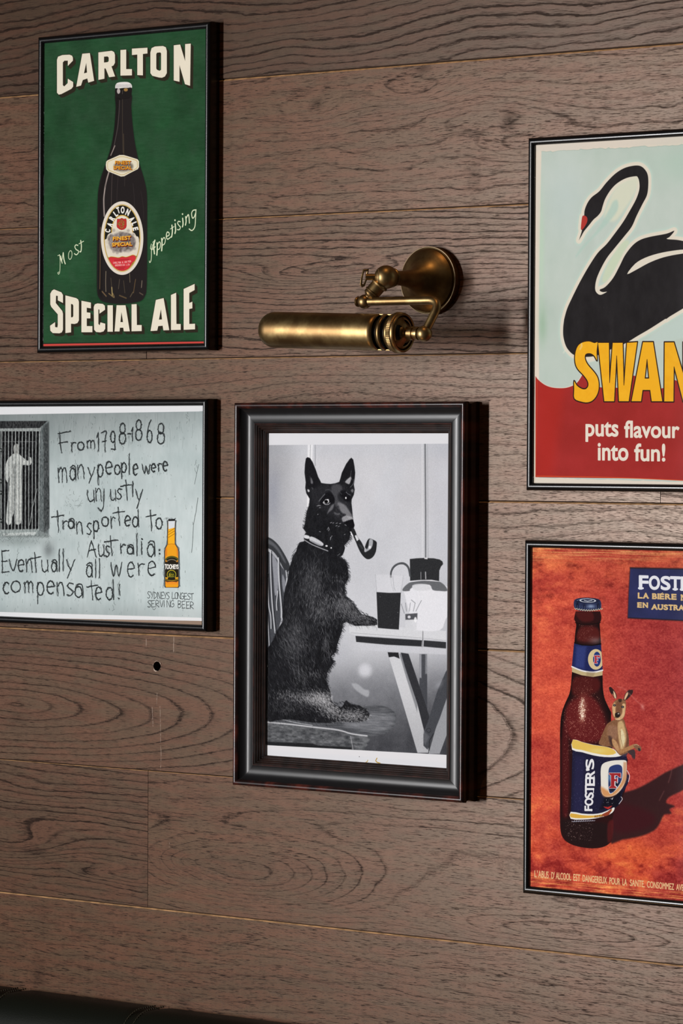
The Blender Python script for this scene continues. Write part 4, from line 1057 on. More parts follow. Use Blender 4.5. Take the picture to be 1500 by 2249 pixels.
    A.fill(smooth_pts(b((500, 822), (600, 838), (700, 842), (780, 830), (850, 800), (888, 782), (885, 812), (840, 850), (720, 882), (600, 893), (500, 885)), n=2), (230, 228, 224)); A.fill(smooth_pts(b((502, 836), (600, 852), (700, 856), (790, 842), (850, 815), (872, 808), (820, 850), (720, 872), (600, 880), (502, 872)), n=2), (216, 170, 70))
    A.fill(smooth_pts(b((780, 845), (830, 820), (870, 790), (840, 850), (790, 862)), n=2), (150, 66, 44))
    A.fill(smooth_pts(b((790, 776), (830, 780), (870, 766), (850, 790), (830, 800)), n=2), (176, 46, 44))
    for i in range(8): hand(A, 'AUSTRALIA'[i], 712 + i * 12, 856 - i * .8, 721 + i * 12, 874 - i * .8, 1.5, (110, 60, 30), b)
    for i in range(10): A.line(b((510 + i * 20, 905 - i * .5), (530 + i * 20, 912 - i), (536 + i * 20, 900)), 2.6, (190, 196, 216), .75)
    # emblem
    em = b((860, 368), (940, 362), (985, 364), (1000, 385), (998, 470), (990, 540), (960, 610), (905, 668), (840, 690), (795, 680), (772, 640), (768, 540), (768, 440), (790, 392))
    A.fill(smooth_pts(em, n=3), (226, 222, 214), mod=lm); A.fill(smooth_pts(b((770, 600), (850, 640), (920, 600), (990, 480), (998, 470), (985, 560), (900, 668), (830, 690), (785, 675)), n=3), (206, 140, 84), .9, soft=8, mod=lm); A.fill(b((970, 380), (1000, 380), (990, 540), (950, 600), (965, 480)), (196, 146, 108), .8, soft=5, mod=lm)
    A.fill(smooth_pts(b((838, 440), (870, 410), (920, 400), (955, 415), (962, 460), (955, 540), (915, 610), (870, 655), (845, 655), (834, 600), (834, 520)), n=3), (226, 222, 214), grow=1.5); A.fill(smooth_pts(b((840, 440), (870, 412), (920, 402), (953, 417), (960, 460), (953, 540), (913, 608), (870, 652), (847, 652), (836, 600), (836, 520)), n=3), (44, 58, 110))
    A.fill(b((850, 560), (940, 560), (880, 645), (850, 640)), (20, 24, 30), .8, soft=6); A.glow(*b((848, 520))[0], 4, 8, (120, 170, 200), .6)
    slabF(b, 898, 545, 104, (228, 228, 230), (228, 228, 230), 0); slabF(b, 890, 545, 112, (156, 40, 46), (232, 230, 230), 1.6)
    A.dots(A.mask([b((800, 700), (880, 695), (890, 755), (820, 760))]), 9, (240, 240, 240), 1, 2.2)
    A.line(b((1002, 455), (1024, 500), (1014, 555)), 3, (232, 230, 236), .9, smooth=3); A.line(b((948, 690), (960, 710), (930, 752)), 2.6, (232, 230, 236), .9, smooth=3)
    # FOSTER'S reading upwards on the label: slab letters
    for i, (ch, y0, y1, x0, x1) in enumerate((('F', 812, 772, 626, 690), ('O', 765, 702, 627, 698), ('S', 700, 652, 628, 702), ('T', 650, 590, 630, 706), ('E', 588, 530, 632, 712), ('R', 528, 462, 634, 712), ("'", 455, 440, 640, 665), ('S', 440, 395 - 40, 636, 706))):
        A.text(ch, b((x0, y0), (x0, y1), (x1, y1), (x1, y0)), (228, 228, 232), bold=2.0)
        if ch in 'FTER':
            for xx, yy0, yy1 in ((x1 - 3, y0 + 3, (y0 + y1) / 2 + 8), ):
                A.line(b((xx, yy0), (xx, yy1)), 4, (228, 228, 232))
    # kangaroo behind the label
    def kf(pts, col, al=1., soft=1.2, **kw): A.fill(smooth_pts(k(pts), n=3), col, al, soft=soft, **kw)
    body = [(330, 600), (270, 625), (215, 670), (170, 760), (125, 870), (100, 950), (180, 985), (300, 1000), (380, 1090), (440, 1120), (560, 1060), (540, 1000), (535, 880), (520, 780), (490, 690), (475, 620), (440, 580)]
    kf(body, (128, 88, 62)); kmask = A.mask([smooth_pts(k(body), n=3)])
    kf([(230, 700), (300, 680), (370, 720), (360, 860), (300, 900), (240, 860)], (150, 110, 88), .8, 8, mod=kmask); kf([(240, 840), (290, 860), (310, 980), (270, 970)], (58, 40, 40), .85, 6, mod=kmask)
    kf([(500, 720), (535, 800), (540, 960), (500, 980)], (96, 62, 48), .7, 6, mod=kmask)
    kf([(380, 640), (440, 620), (480, 720), (500, 860), (470, 1000), (420, 1040), (390, 900), (375, 760)], (208, 176, 128), .9, 5, mod=kmask); kf([(420, 740), (460, 780), (480, 900), (440, 1000), (415, 900)], (228, 216, 176), .9, 3.5, mod=kmask); A.line(k((412, 760), (420, 880), (450, 1000)), 3, (140, 96, 60), .7, smooth=3)
    # fore legs
    kf([(290, 880), (340, 900), (380, 960), (410, 1030), (480, 1010), (560, 975), (610, 955), (640, 985), (600, 1015), (520, 1050), (430, 1090), (390, 1085), (340, 1020), (300, 960)], (170, 124, 82)); kf([(300, 880), (350, 920), (390, 1000), (370, 1050), (320, 980)], (196, 156, 116), .7, 4)
    kf([(600, 965), (640, 950), (690, 975), (716, 1000), (715, 1040), (690, 1055), (650, 1040), (620, 1010)], (130, 92, 70)); kf([(668, 1010), (700, 1020), (705, 1050), (680, 1055)], (52, 46, 48))
    A.line(k((610, 968), (650, 960), (680, 975)), 3, (206, 170, 130), .8, smooth=3)
    kf([(520, 1060), (600, 1030), (625, 1060), (630, 1120), (625, 1160), (610, 1180), (600, 1150), (590, 1165), (575, 1120), (550, 1100)], (66, 50, 54))
    A.fill(k((440, 1110), (520, 1080), (500, 1130), (440, 1150)), (44, 44, 70), .9, soft=4)
    # head
    kf([(330, 330), (390, 300), (450, 300), (490, 330), (495, 400), (485, 480), (470, 560), (430, 590), (380, 600), (340, 590), (310, 550), (295, 470), (295, 390)], (136, 96, 68))
    kf([(300, 390), (330, 350), (350, 400), (345, 470), (330, 560), (305, 520), (296, 450)], (220, 180, 132), .9, 3); kf([(440, 380), (480, 370), (488, 430), (470, 540), (430, 590), (380, 600), (350, 585), (400, 560), (440, 500)], (222, 186, 140), .9, 3)
    kf([(360, 340), (420, 330), (440, 420), (420, 500), (350, 490), (345, 420)], (112, 72, 52), .8, 4); kf([(385, 300), (430, 300), (430, 340), (390, 340)], (40, 26, 22), .8, 3)
    kf([(345, 500), (400, 495), (410, 540), (380, 570), (345, 560), (335, 530)], (24, 18, 20)); A.fill(ell(*k((385, 512))[0], 2, 1.6), (214, 200, 190), .8, soft=1.5)
    for ex, ey in ((328, 390), (446, 414)):
        A.fill(ell(*k((ex, ey))[0], 3.2, 2.6), (40, 34, 34), soft=1); A.fill(ell(*k((ex, ey))[0], 1.4, 1.2), (120, 130, 140), .8)
    A.line(k((338, 585), (370, 600), (410, 596)), 3, (226, 200, 160), .8, smooth=3)
    # ears
    kf([(250, 130), (275, 125), (310, 160), (345, 210), (360, 260), (350, 292), (322, 285), (300, 245), (270, 210), (252, 160)], (44, 30, 30)); kf([(310, 180), (340, 220), (352, 285), (330, 286), (318, 240)], (230, 200, 164), .95, 1.6); A.line(k((300, 225), (318, 258)), 3, (220, 140, 110), .8)
    kf([(595, 172), (570, 165), (525, 175), (490, 215), (468, 270), (462, 318), (500, 310), (550, 265), (590, 215)], (52, 34, 34)); kf([(515, 200), (490, 230), (470, 290), (478, 312), (500, 280), (525, 230)], (226, 190, 150), .95, 1.6)
    kh = A.mask([smooth_pts(k(body), n=3)]) + A.mask([smooth_pts(k((330, 330), (450, 300), (490, 400), (470, 560), (340, 590), (296, 430)), n=3)])
    A.hairs(kh, 900, 7, lambda u, v: np.full_like(u, 1.9), (214, 176, 130), None, .45)
    A.hairs(kh, 700, 7, lambda u, v: np.full_like(u, 1.9), (60, 38, 30), None, .4)
    # blue sign
    sg = a((1032, 312), (1500, 322), (1960, 335), (1960, 800), (1500, 782), (1010, 758), (1018, 540))
    A.fill(sg, (60, 30, 30), .8, soft=4, grow=3); A.fill(sg, (44, 48, 88), soft=1.4); s_m = A.mask([sg]); A.im += ((fbm(h, w, 60, 60, 91, 3) * s_m)[..., None] * np.array([.05, .05, .1])).astype(np.float32)
    A.line(a((1030, 316), (1500, 326), (1960, 338)), 4, (36, 30, 34), .7); A.line(a((1012, 756), (1500, 780), (1960, 798)), 4, (30, 28, 40), .7)
    WH = (226, 228, 236); CM = (216, 184, 130)
    def slab(txt, xs, y0, y1, col, dy, bo, z=a, gap=.12):
        """wide roman capitals with slab serifs"""
        for i, ch in enumerate(txt):
            x0, x1 = xs[i]; o = dy * (x0 - xs[0][0]); hh = y1 - y0; sw = (x1 - x0)
            A.text(ch, z((x0, y0 + o), (x1, y0 + o + dy * sw), (x1, y1 + o + dy * sw), (x0, y1 + o)), col, bold=bo)
            se = hh * .05
            feet = {'F': [(0, .42, 1)], 'T': [(.28, .72, 1)], 'R': [(0, .36, 1), (.72, 1.08, 1)], 'A': [(-.08, .26, 1), (.74, 1.08, 1)], 'I': [(-.5, 1.5, 0), (-.5, 1.5, 1)], 'N': [(-.06, .3, 1), (.7, 1.06, 0), (-.1, .2, 0)], 'L': [(0, .3, 0)], 'U': [(-.1, .35, 0), (.65, 1.1, 0)], 'P': [(0, .4, 1)], 'B': [(-.06, .2, 0), (-.06, .2, 1)], 'E': [(-.08, .2, 0), (-.08, .2, 1)]}.get(ch, [])
            for f0, f1, side in feet:
                yy = (y1 - se if side else y0 + se) + o
                A.line(z((x0 + f0 * sw - (.05 * hh if ch == 'F' else 0), yy), (x0 + f1 * sw, yy)), hh * .085 * A.d / 3.3 * .8, col)
    slab('FOSTER', [(1112, 1188), (1200, 1290), (1306, 1384), (1390, 1472), (1484, 1560), (1574, 1665)], 384, 500, WH, .03, 3.0)
    A.text("'S", a((1680, 400), (1800, 402), (1800, 520), (1680, 518)), WH, bold=3.5)
    slab('LA', [(1100, 1136), (1146, 1192)], 536, 582, CM, .03, 1.8); slab('BIERE', [(1228, 1266), (1276, 1284), (1294, 1330), (1342, 1388), (1400, 1440)], 542, 588, CM, .03, 1.8)
    A.line(a((1308, 540), (1320, 534)), 2.5, CM)
    slab('N', [(1484, 1530)], 552, 602, CM, .03, 1.8)
    slab('EN', [(1096, 1132), (1144, 1186)], 622, 664, CM, .03, 1.8); slab('AUSTRALIE', [(1222, 1270), (1278, 1320), (1330, 1364), (1372, 1410), (1418, 1458), (1462, 1508), (1516, 1550), (1562, 1570), (1580, 1616)], 638, 682, CM, .03, 1.8)
    # warning line, tall thin capitals
    CL = (226, 190, 140)
    def thin(txt, x0, x1, yt, yb, ye):
        A.text(txt, b((x0, yt), (x1, yt + ye), (x1, yb + ye), (x0, yb)), CL, bold=.6)
    for txt, x0, x1 in (("L'", 178, 205), ('ABUS', 212, 303), ("D'", 328, 356), ('ALCOOL', 368, 503), ('EST', 525, 585), ('DANGEREUX', 607, 822), ('POUR', 845, 940), ('LA', 962, 1000), ('SANTE.', 1028, 1158), ('CONSOMMEZ', 1180, 1420), ('AVEC', 1440, 1530)):
        thin(txt, x0, x1, 1342 + (x0 - 178) * .097, 1404 + (x0 - 178) * .092, (x1 - x0) * .095)
    # pale streaks and a pale spot on the print
    for p, wd, al in ((k((370, 120), (450, 140), (530, 210), (640, 320), (720, 390), (760, 460)), 4, .35), (b((1370, 560), (1390, 500), (1400, 450)), 5, .2), (b((1330, 640), (1290, 720)), 4, .2), (b((1230, 200), (1210, 350)), 8, .12)):
        A.line(p, wd, (226, 150, 140), al, soft=3, smooth=3)
    A.glow(*k((735, 410))[0], 4, 6, (230, 160, 150), .5)
    A.grain(.03)
    return A


def art_dog():
    A = Art(R_DOG[0] + 38, R_DOG[1] - 38, R_DOG[2] + 37, R_DOG[3] - 37, Y_DOG, bg=(196, 197, 203))
    z = Zm(500, 860, 2.586); y = Zm(500, 1300, 2.586); H = Zm(640, 990, 7.5); Bz = Zm(580, 1180, 6.25); F = Zm(580, 1440, 4.6875); G = Zm(810, 1200, 4.5)
    h, w = A.h, A.w; U, V = A.U, A.V
    def blend(m, v): A.im[:] = A.im * (1 - m[..., None]) + srgb(v if isinstance(v, tuple) else (v, v, v + 5)) * m[..., None]
    n1 = fbm(h, w, 200, 160, 1, 5); n2 = fbm(h, w, 40, 40, 2, 4)
    blend(ss(U, 690, 600) * .75, (164, 166, 172)); blend(ss(V, 1120, 990) * ss(U, 660, 600) * .4, 150); blend(ss(U, 925, 970) * .35, (176, 178, 188))
    blend(np.exp(-((U - 600) / 16) ** 2 - ((V - 1090) / 60) ** 2) * .4, (130, 134, 150))
    A.im += (n1[..., None] * .07).astype(np.float32)
    # mouldings of the panelled room
    A.fill(z((455, 300), (485, 300), (480, 400), (470, 500), (455, 900), (447, 900)), (226, 226, 230), .85, soft=3); A.line(z((470, 300), (468, 380)), 2.5, 120, .7) if False else A.line(z((470, 300), (468, 380)), 2.5, (120, 122, 126), .7)
    A.line(z((497, 300), (497, 420)), 5, (140, 142, 148), .6, soft=2)
    A.line(z((1121, 296), (1124, 700), (1124, 948)), 7, (96, 98, 102), .85, soft=2.4); A.line(z((1134, 296), (1138, 948)), 6, (168, 170, 176), .7, soft=3); A.line(z((1104, 296), (1106, 948)), 5, (216, 216, 220), .6, soft=3)
    # floor / dark lower room
    d = ss(V + (U - 780) * .05, 1415, 1530); blend(d * .72, (96, 98, 104)); blend(ss(V, 1500, 1640) * .7, (54, 55, 60)); blend(ss(U, 870, 980) * ss(V, 1470, 1560) * .3, 60)
    A.im += (n2[..., None] * .10 * ss(V, 1440, 1540)[..., None]).astype(np.float32)
    A.glow(*F((1040, 150))[0], 15, 16, (204, 205, 212), .9, power=2); A.fill(smooth_pts(F((900, 290), (960, 290), (1030, 345), (1080, 360), (1070, 425), (1010, 400), (940, 350)), n=3), (168, 170, 176), .85, soft=5)
    A.glow(750, 1430, 24, 34, (170, 172, 180), .35)
    # chair back at left
    cb = smooth_pts(Bz((0, -10), (60, 0), (130, 40), (200, 110), (260, 200), (310, 290), (350, 380), (345, 450), (300, 480), (250, 400), (190, 280), (120, 190), (50, 150), (0, 150)), n=3)
    A.fill(cb, (60, 62, 66), soft=1.2); A.fill(smooth_pts(Bz((30, 20), (110, 60), (190, 140), (250, 240), (300, 350), (270, 330), (200, 210), (120, 120), (40, 80)), n=3), (110, 112, 118), .7, soft=5)
    A.fill(Bz((40, 180), (110, 230), (180, 310), (250, 420), (320, 500), (300, 700), (250, 1000), (230, 1150), (120, 1500), (20, 1560), (20, 180)), (60, 62, 68), .85, soft=3)
    A.fill(smooth_pts(Bz((110, 250), (170, 320), (190, 420), (190, 700), (150, 800), (130, 560)), n=3), (150, 152, 160), .9, soft=2); A.fill(smooth_pts(Bz((250, 510), (285, 580), (300, 680), (275, 760), (250, 660)), n=3), (140, 142, 150), .9, soft=2)
    for p, wd in (([(85, 190), (90, 500), (110, 900), (150, 1310)], 7), ([(195, 290), (205, 600), (235, 950), (238, 1100)], 9), ([(45, 500), (60, 900), (90, 1080), (95, 1250)], 6), ([(185, 740), (170, 900), (175, 1000)], 6), ([(300, 460), (310, 560), (300, 660)], 6), ([(40, 1000), (60, 1300), (75, 1560)], 4)):
        A.line(Bz(p), wd, (196, 198, 204), .9, soft=1.6, smooth=4)
        q = [(x + 18, yy) for x, yy in p]; A.line(Bz(q), wd * .5, (28, 29, 32), .85, soft=1.4, smooth=4)
    # table
    A.fill(y((690, 195), (860, 190), (1240, 222), (1240, 280), (1110, 268), (720, 245), (690, 232)), (206, 207, 212), soft=1.6); A.fill(y((726, 250), (900, 262), (1104, 275), (1100, 310), (900, 300), (730, 284)), (52, 53, 57), soft=1.4); A.fill(y((1114, 275), (1240, 285), (1240, 322), (1112, 310)), (56, 57, 61), soft=1.4)
    A.fill(y((740, 290), (1100, 314), (1240, 322), (1240, 356), (1100, 350), (760, 330)), (196, 197, 204), .9, soft=3); A.line(y((1109, 215), (1108, 275), (1104, 312)), 2.2, (50, 50, 54), .9); A.line(y((700, 232), (1100, 262), (1240, 276)), 2.4, (160, 161, 166), .7)
    A.fill(G((500, 1065), (575, 1065), (578, 1620), (600, 1680), (540, 1780), (500, 1500)), (70, 72, 78), .92, soft=2.5); A.fill(G((500, 1065), (520, 1065), (520, 1300), (500, 1300)), (180, 182, 190), .7, soft=4); A.fill(G((558, 1065), (578, 1065), (576, 1260), (558, 1260)), (170, 172, 178), .6, soft=4)
    A.fill(G((315, 1050), (392, 1062), (470, 1290), (560, 1560), (600, 1700), (540, 1830), (460, 1500), (360, 1210)), (56, 57, 62), soft=1.4)
    A.fill(G((186, 1046), (300, 1050), (380, 1270), (480, 1560), (600, 2040), (480, 2040), (380, 1700), (270, 1330)), (200, 201, 206), soft=1.2); A.fill(G((186, 1046), (292, 1050), (304, 1110), (250, 1088), (198, 1096)), (44, 45, 48), soft=1.4)
    A.fill(G((300, 1060), (318, 1060), (400, 1320), (480, 1560), (478, 1640), (370, 1300)), (120, 122, 128), .8, soft=2)
    lg = ss(V, 1480, 1640); lm = A.mask([G((186, 1046), (300, 1050), (480, 1560), (600, 2040), (480, 2040), (270, 1330))]); blend(lm * lg * .35, (130, 132, 138))
    A.fill(G((590, 2050), (700, 2050), (830, 1700), (830, 1280), (770, 1480), (700, 1660)), (150, 152, 158), soft=1.4); A.fill(G((830, 1140), (760, 1240), (680, 1420), (600, 1680), (540, 1860), (540, 1970), (580, 2010), (640, 1850), (700, 1700), (830, 1330)), (74, 76, 82), soft=1.6)
    A.line(G((640, 1850), (600, 1920), (590, 2040)), 3, (36, 37, 40), .8); A.line(ell(*G((592, 1818))[0], 4.5, 4.5), 1.6, (40, 40, 44), closed=True); A.fill(G((540, 1820), (600, 1880), (560, 1960), (540, 1930)), (110, 112, 118), .6, soft=5)
    A.glow(*G((690, 1370))[0], 6, 12, (180, 182, 190), .35, .7)
    # jug, tumbler, little glass
    A.fill(smooth_pts(G((345, 440), (360, 400), (400, 360), (460, 335), (600, 330), (700, 345), (760, 390), (830, 440), (830, 600), (760, 720), (700, 830), (470, 830), (440, 800)), n=3), (220, 220, 226), .95, soft=2)
    A.fill(smooth_pts(G((335, 440), (345, 405), (400, 358), (440, 345), (500, 336), (600, 338), (690, 345), (750, 385), (775, 440), (700, 440), (630, 430), (600, 380), (480, 380), (410, 420), (400, 440)), n=3), (92, 94, 98), .9, soft=2)
    A.fill(smooth_pts(G((430, 385), (520, 370), (600, 390), (600, 430), (460, 435)), n=3), (206, 207, 212), .95, soft=3); A.line(G((400, 352), (540, 335), (690, 345)), 4, (220, 220, 226), .9, smooth=3)
    A.fill(G((405, 125), (470, 118), (540, 115), (640, 118), (700, 130), (728, 150), (734, 175), (712, 200), (696, 240), (694, 344), (620, 330), (500, 332), (408, 340)), (52, 53, 56), soft=1.2); A.line(G((515, 255), (515, 325)), 3, (190, 190, 196), .8); A.line(G((560, 255), (562, 320)), 5, (200, 200, 206), .85, soft=1.5); A.fill(G((550, 110), (580, 112), (580, 128), (548, 124)), (220, 220, 224), .9)
    A.line(G((218, 300), (222, 250), (250, 200), (300, 172), (350, 172), (390, 210), (408, 290)), 10, (80, 82, 86), .95, smooth=5, soft=1.2); A.line(G((228, 290), (234, 250), (258, 210), (300, 184), (345, 184)), 3, (210, 210, 216), .9, smooth=5); A.line(G((218, 300), (224, 380), (246, 440)), 3, (150, 152, 158), .6, smooth=3); A.line(G((238, 300), (248, 400), (262, 435)), 4, (130, 132, 138), .6, smooth=3)
    A.fill(G((64, 275), (340, 290), (312, 460), (78, 452)), (214, 214, 220), .45, soft=3); A.line(G((66, 275), (78, 455)), 2, (150, 152, 158), .6); A.line(G((340, 290), (318, 460)), 2, (150, 152, 158), .6)
    A.fill(G((76, 452), (200, 460), (316, 458), (296, 822), (200, 816), (90, 806)), (50, 51, 54), soft=1.2); A.dots(A.mask([G((76, 452), (316, 458), (296, 822), (90, 806))]), 8, (210, 210, 214), .9, 1.2)
    A.fill(G((358, 680), (482, 680), (470, 830), (362, 828)), (206, 207, 212), .8, soft=2); A.fill(G((360, 670), (480, 660), (478, 722), (362, 726)), (74, 75, 80), .9, soft=2.5); A.fill(ell(*G((398, 698))[0], 3.4, 3.2), (220, 220, 226), .9, soft=1.6); A.fill(ell(*G((460, 725))[0], 3, 6), (232, 232, 236), .9, soft=1.6)
    for p in (((372, 640), (362, 560)), ((400, 640), (410, 560)), ((440, 640), (458, 560), (420, 530)), ((465, 640), (500, 570), (520, 535)), ((350, 660), (320, 570))): A.line(G(p), 2.6, (96, 98, 104), .7, soft=1.3)
    # seat of the chair
    A.fill(F((20, 690), (420, 735), (760, 770), (1000, 820), (1110, 820), (1060, 900), (1040, 980), (20, 920)), (92, 94, 98), soft=1.5); sm = A.mask([F((20, 690), (1110, 820), (1040, 980), (20, 920))])
    A.im += ((fbm(h, w, 8, 24, 77, 4) * sm)[..., None] * .35).astype(np.float32)
    A.fill(smooth_pts(F((20, 690), (100, 640), (400, 600), (1080, 520), (1230, 520), (1330, 570), (1362, 640), (1340, 720), (1270, 790), (1150, 825), (1020, 825), (760, 760), (400, 720)), n=3), (88, 90, 95), soft=1.6)
    A.fill(smooth_pts(F((900, 600), (1150, 580), (1330, 620), (1320, 720), (1200, 790), (1050, 780), (820, 720)), n=3), (132, 134, 140), .6, soft=14); A.im += ((fbm(h, w, 4, 50, 177, 4) * A.mask([smooth_pts(F((400, 640), (1080, 520), (1230, 520), (1330, 570), (1362, 640), (1340, 720), (1270, 790), (1150, 825), (1020, 825), (760, 760)), n=3)]))[..., None] * .22).astype(np.float32)
    A.line(F((20, 684), (250, 705), (500, 735), (760, 765), (900, 805), (1060, 826)), 6, (206, 207, 212), .9, soft=2.2, smooth=4); A.line(F((180, 655), (330, 690), (500, 718)), 3, (190, 192, 198), .8, smooth=3); A.line(F((890, 830), (915, 965)), 3, (190, 190, 196), .7)
    A.fill(F((20, 885), (500, 905), (560, 925), (900, 945), (900, 965), (20, 925)), (36, 37, 40), .9, soft=3)
    # the dog
    head = [(300, 790), (245, 700), (228, 610), (236, 520), (216, 360), (224, 220), (240, 125), (268, 108), (308, 122), (350, 190), (400, 310), (440, 430), (475, 495), (490, 530), (560, 542), (640, 548), (720, 536), (788, 512),
            (805, 460), (832, 360), (900, 220), (958, 138), (988, 115), (1018, 148), (1038, 255), (1050, 360), (1040, 480), (1028, 560), (1042, 640), (1028, 725), (992, 800), (988, 860), (1000, 960), (1010, 1080), (1022, 1160), (1040, 1225),
            (1022, 1290), (1000, 1340), (965, 1390), (955, 1460), (900, 1530), (870, 1552), (882, 1600), (868, 1660), (838, 1725), (795, 1748), (760, 1760), (400, 1800), (60, 1720), (100, 1590), (140, 1510), (210, 1490), (204, 1400), (240, 1345), (196, 1280), (222, 1200), (236, 1100), (252, 1000), (290, 900)]
    body = [(500, 70), (462, 115), (440, 195), (395, 255), (375, 340), (345, 420), (330, 560), (290, 700), (268, 830), (258, 950), (250, 1080), (258, 1150), (175, 1290), (130, 1400), (80, 1480), (20, 1560), (20, 2100), (500, 2100), (800, 1990),
            (870, 1850), (905, 1790), (960, 1715), (915, 1640), (990, 1570), (1002, 1480), (1040, 1370), (1068, 1290), (1080, 1185), (1130, 1165), (1185, 1190), (1250, 1216), (1500, 1214), (1552, 1200), (1550, 1130), (1500, 1098), (1430, 1078), (1340, 1056), (1290, 1005), (1232, 920), (1160, 850),
            (1100, 800), (1110, 745), (1108, 650), (1160, 560), (1148, 410), (1118, 330), (1045, 275), (900, 180)]
    legs = [(20, 320), (300, 305), (430, 240), (470, 180), (600, 150), (650, 180), (640, 240), (655, 300), (690, 400), (700, 480), (745, 512), (800, 528), (830, 480), (850, 460), (890, 500), (980, 512), (1050, 560), (1085, 600), (1070, 650), (1000, 680), (880, 684), (760, 676), (690, 690), (500, 690), (260, 655), (120, 668), (20, 655)]
    P_ = [H(head), Bz(body), smooth_pts(F(legs), n=2)]
    for p in P_: A.fill(p, (33, 34, 38), soft=1.6)
    mk = np.clip(sum(A.mask([p]) for p in P_), 0, 1); hm = A.mask([P_[0]])
    # ragged outline
    edge_ang = lambda u, v: np.where(u > 700, .7, 2.3) + 0 * v
    A.im += ((fbm(h, w, 30, 16, 88, 4) * mk)[..., None] * .07).astype(np.float32)
    # soft tonal patches on the body
    for cx, cy, rx, ry, v, al in ((680, 1275, 22, 38, 104, .55), (700, 1340, 22, 26, 90, .5), (650, 1390, 28, 40, 96, .6), (745, 1300, 12, 18, 100, .5), (760, 1330, 24, 14, 118, .55), (715, 1230, 16, 26, 58, .4), (620, 1470, 30, 26, 50, .5), (790, 1352, 20, 8, 110, .5),
                                  (640, 1310, 12, 30, 72, .5), (660, 1540, 40, 12, 90, .4), (700, 1535, 16, 12, 120, .5), (640, 1420, 12, 26, 118, .4)):
        m = np.exp(-((U - cx) / rx) ** 2 - ((V - cy) / ry) ** 2) * al * .45 * mk; blend(m, v)
    pts = np.array([(660, 1220, 1.75), (690, 1270, 1.6), (700, 1340, 1.9), (640, 1330, 1.5), (650, 1400, 1.05), (670, 1450, 1.2), (730, 1300, 1.2), (770, 1330, .9), (800, 1360, .3), (740, 1400, 1.5), (620, 1440, 1.0), (720, 1240, 1.7),
                    (620, 1540, 1.2), (680, 1530, .9), (700, 1550, .9), (730, 1570, .7), (780, 1575, -.3), (660, 1190, 2.0), (740, 1440, 1.7)])
    def ang(u, v):
        ww = 0; s_ = 0; c_ = 0
        for x, yy, a in pts:
            q = 1 / ((u - x) ** 2 + (v - yy) ** 2 + 60.); ww = ww + q; s_ = s_ + q * math.sin(a); c_ = c_ + q * math.cos(a)
        return np.arctan2(s_, c_)
    bmk = np.clip(mk - hm, 0, 1)
    A.hairs(bmk, 3600, 26, ang, (150, 152, 158), None, .34, curl=.4)
    A.hairs(bmk, 3800, 24, ang, (14, 14, 16), None, .75, curl=.4)
    RND = np.random.RandomState(11).rand(h, w)
    def reg(cx, cy, rx, ry): return (RND < np.exp(-(((U - cx) / rx) ** 2 + ((V - cy) / ry) ** 2) * 1.1)) * mk
    for cx, cy, rx, ry, nn, L, v, al in ((690, 1285, 26, 45, 700, 24, 200, .5), (650, 1400, 34, 50, 700, 26, 190, .5), (765, 1322, 30, 20, 600, 20, 214, .6), (790, 1355, 34, 14, 450, 14, 200, .6), (716, 1410, 8, 26, 90, 34, 216, .6), (712, 1340, 20, 22, 260, 22, 210, .55),
                                         (660, 1480, 14, 24, 160, 26, 196, .5), (700, 1530, 34, 12, 420, 18, 226, .7), (712, 1545, 22, 18, 500, 15, 222, .7), (740, 1562, 18, 12, 260, 14, 224, .7), (780, 1575, 30, 16, 620, 11, 222, .75), (650, 1530, 50, 18, 500, 14, 190, .5), (640, 1555, 36, 10, 240, 12, 180, .5), (694, 1478, 14, 8, 60, 22, 220, .6), (745, 1270, 14, 8, 50, 14, 214, .6)):
        A.hairs(reg(cx, cy, rx, ry), int(nn * 1.0), L, ang, (v, v, v + 4), None, min(1, al * 1.5), curl=.6); A.hairs(reg(cx, cy, rx, ry), int(nn * .5), L, ang, (16, 16, 18), None, .7, curl=.6)
    for cx, cy, rx, ry, nn, L in ((704, 1532, 30, 9, 420, 15), (722, 1552, 16, 14, 320, 13), (768, 1573, 26, 12, 420, 10), (655, 1526, 40, 10, 260, 13)): A.hairs(reg(cx, cy, rx, ry), nn, L, ang, (232, 232, 236), None, .95, curl=.5)
    A.hairs(reg(650, 1575, 90, 12), 300, 20, lambda u, v: 0 * u + .1, (24, 24, 27), None, .6)
    A.hairs(reg(745, 1470, 60, 60), 500, 26, lambda u, v: 0 * u + 1.5, (22, 22, 25), None, .6)
    # fringe hairs beyond the outline
    for path in ((H((870, 1552), (960, 1460), (965, 1390))), H((140, 1510), (100, 1590), (20, 1720)), H((196, 1280), (236, 1100), (290, 900)), Bz((395, 255), (345, 420), (330, 560)), Bz((1045, 275), (1118, 330), (1148, 410), (1160, 560), (1108, 650), (1110, 745), (1100, 800), (1160, 850), (1232, 920), (1290, 1005), (1430, 1078)),
                 Bz((1080, 1185), (1068, 1290), (1002, 1480), (990, 1570), (915, 1640), (960, 1715), (905, 1790), (870, 1850)), Bz((258, 1150), (175, 1290), (130, 1400)), F((690, 30), (650, 180), (655, 300), (700, 480), (830, 480), (890, 500), (1050, 560))):
        pp = smooth_pts(path, False, 10)
        for j in range(len(pp)):
            nx = 1 if pp[j][0] > 660 else -1
            for _ in range(2 if pp[j][0] > 660 else 1):
                q0 = pp[j] + A.rs.randn(2) * 1.2; L = A.rs.uniform(2, 7) if nx > 0 else A.rs.uniform(1.5, 4)
                A.line([q0 - (nx * 2, 2), q0 + (nx * L * .7, L * A.rs.uniform(-.1, .9))], 1.3, (40, 41, 45), .8)
    # head modelling
    def hf(pts, v, al, soft=5): A.fill(smooth_pts(H(pts), n=3), (v, v, v + 5), al, soft=soft, mod=mk)
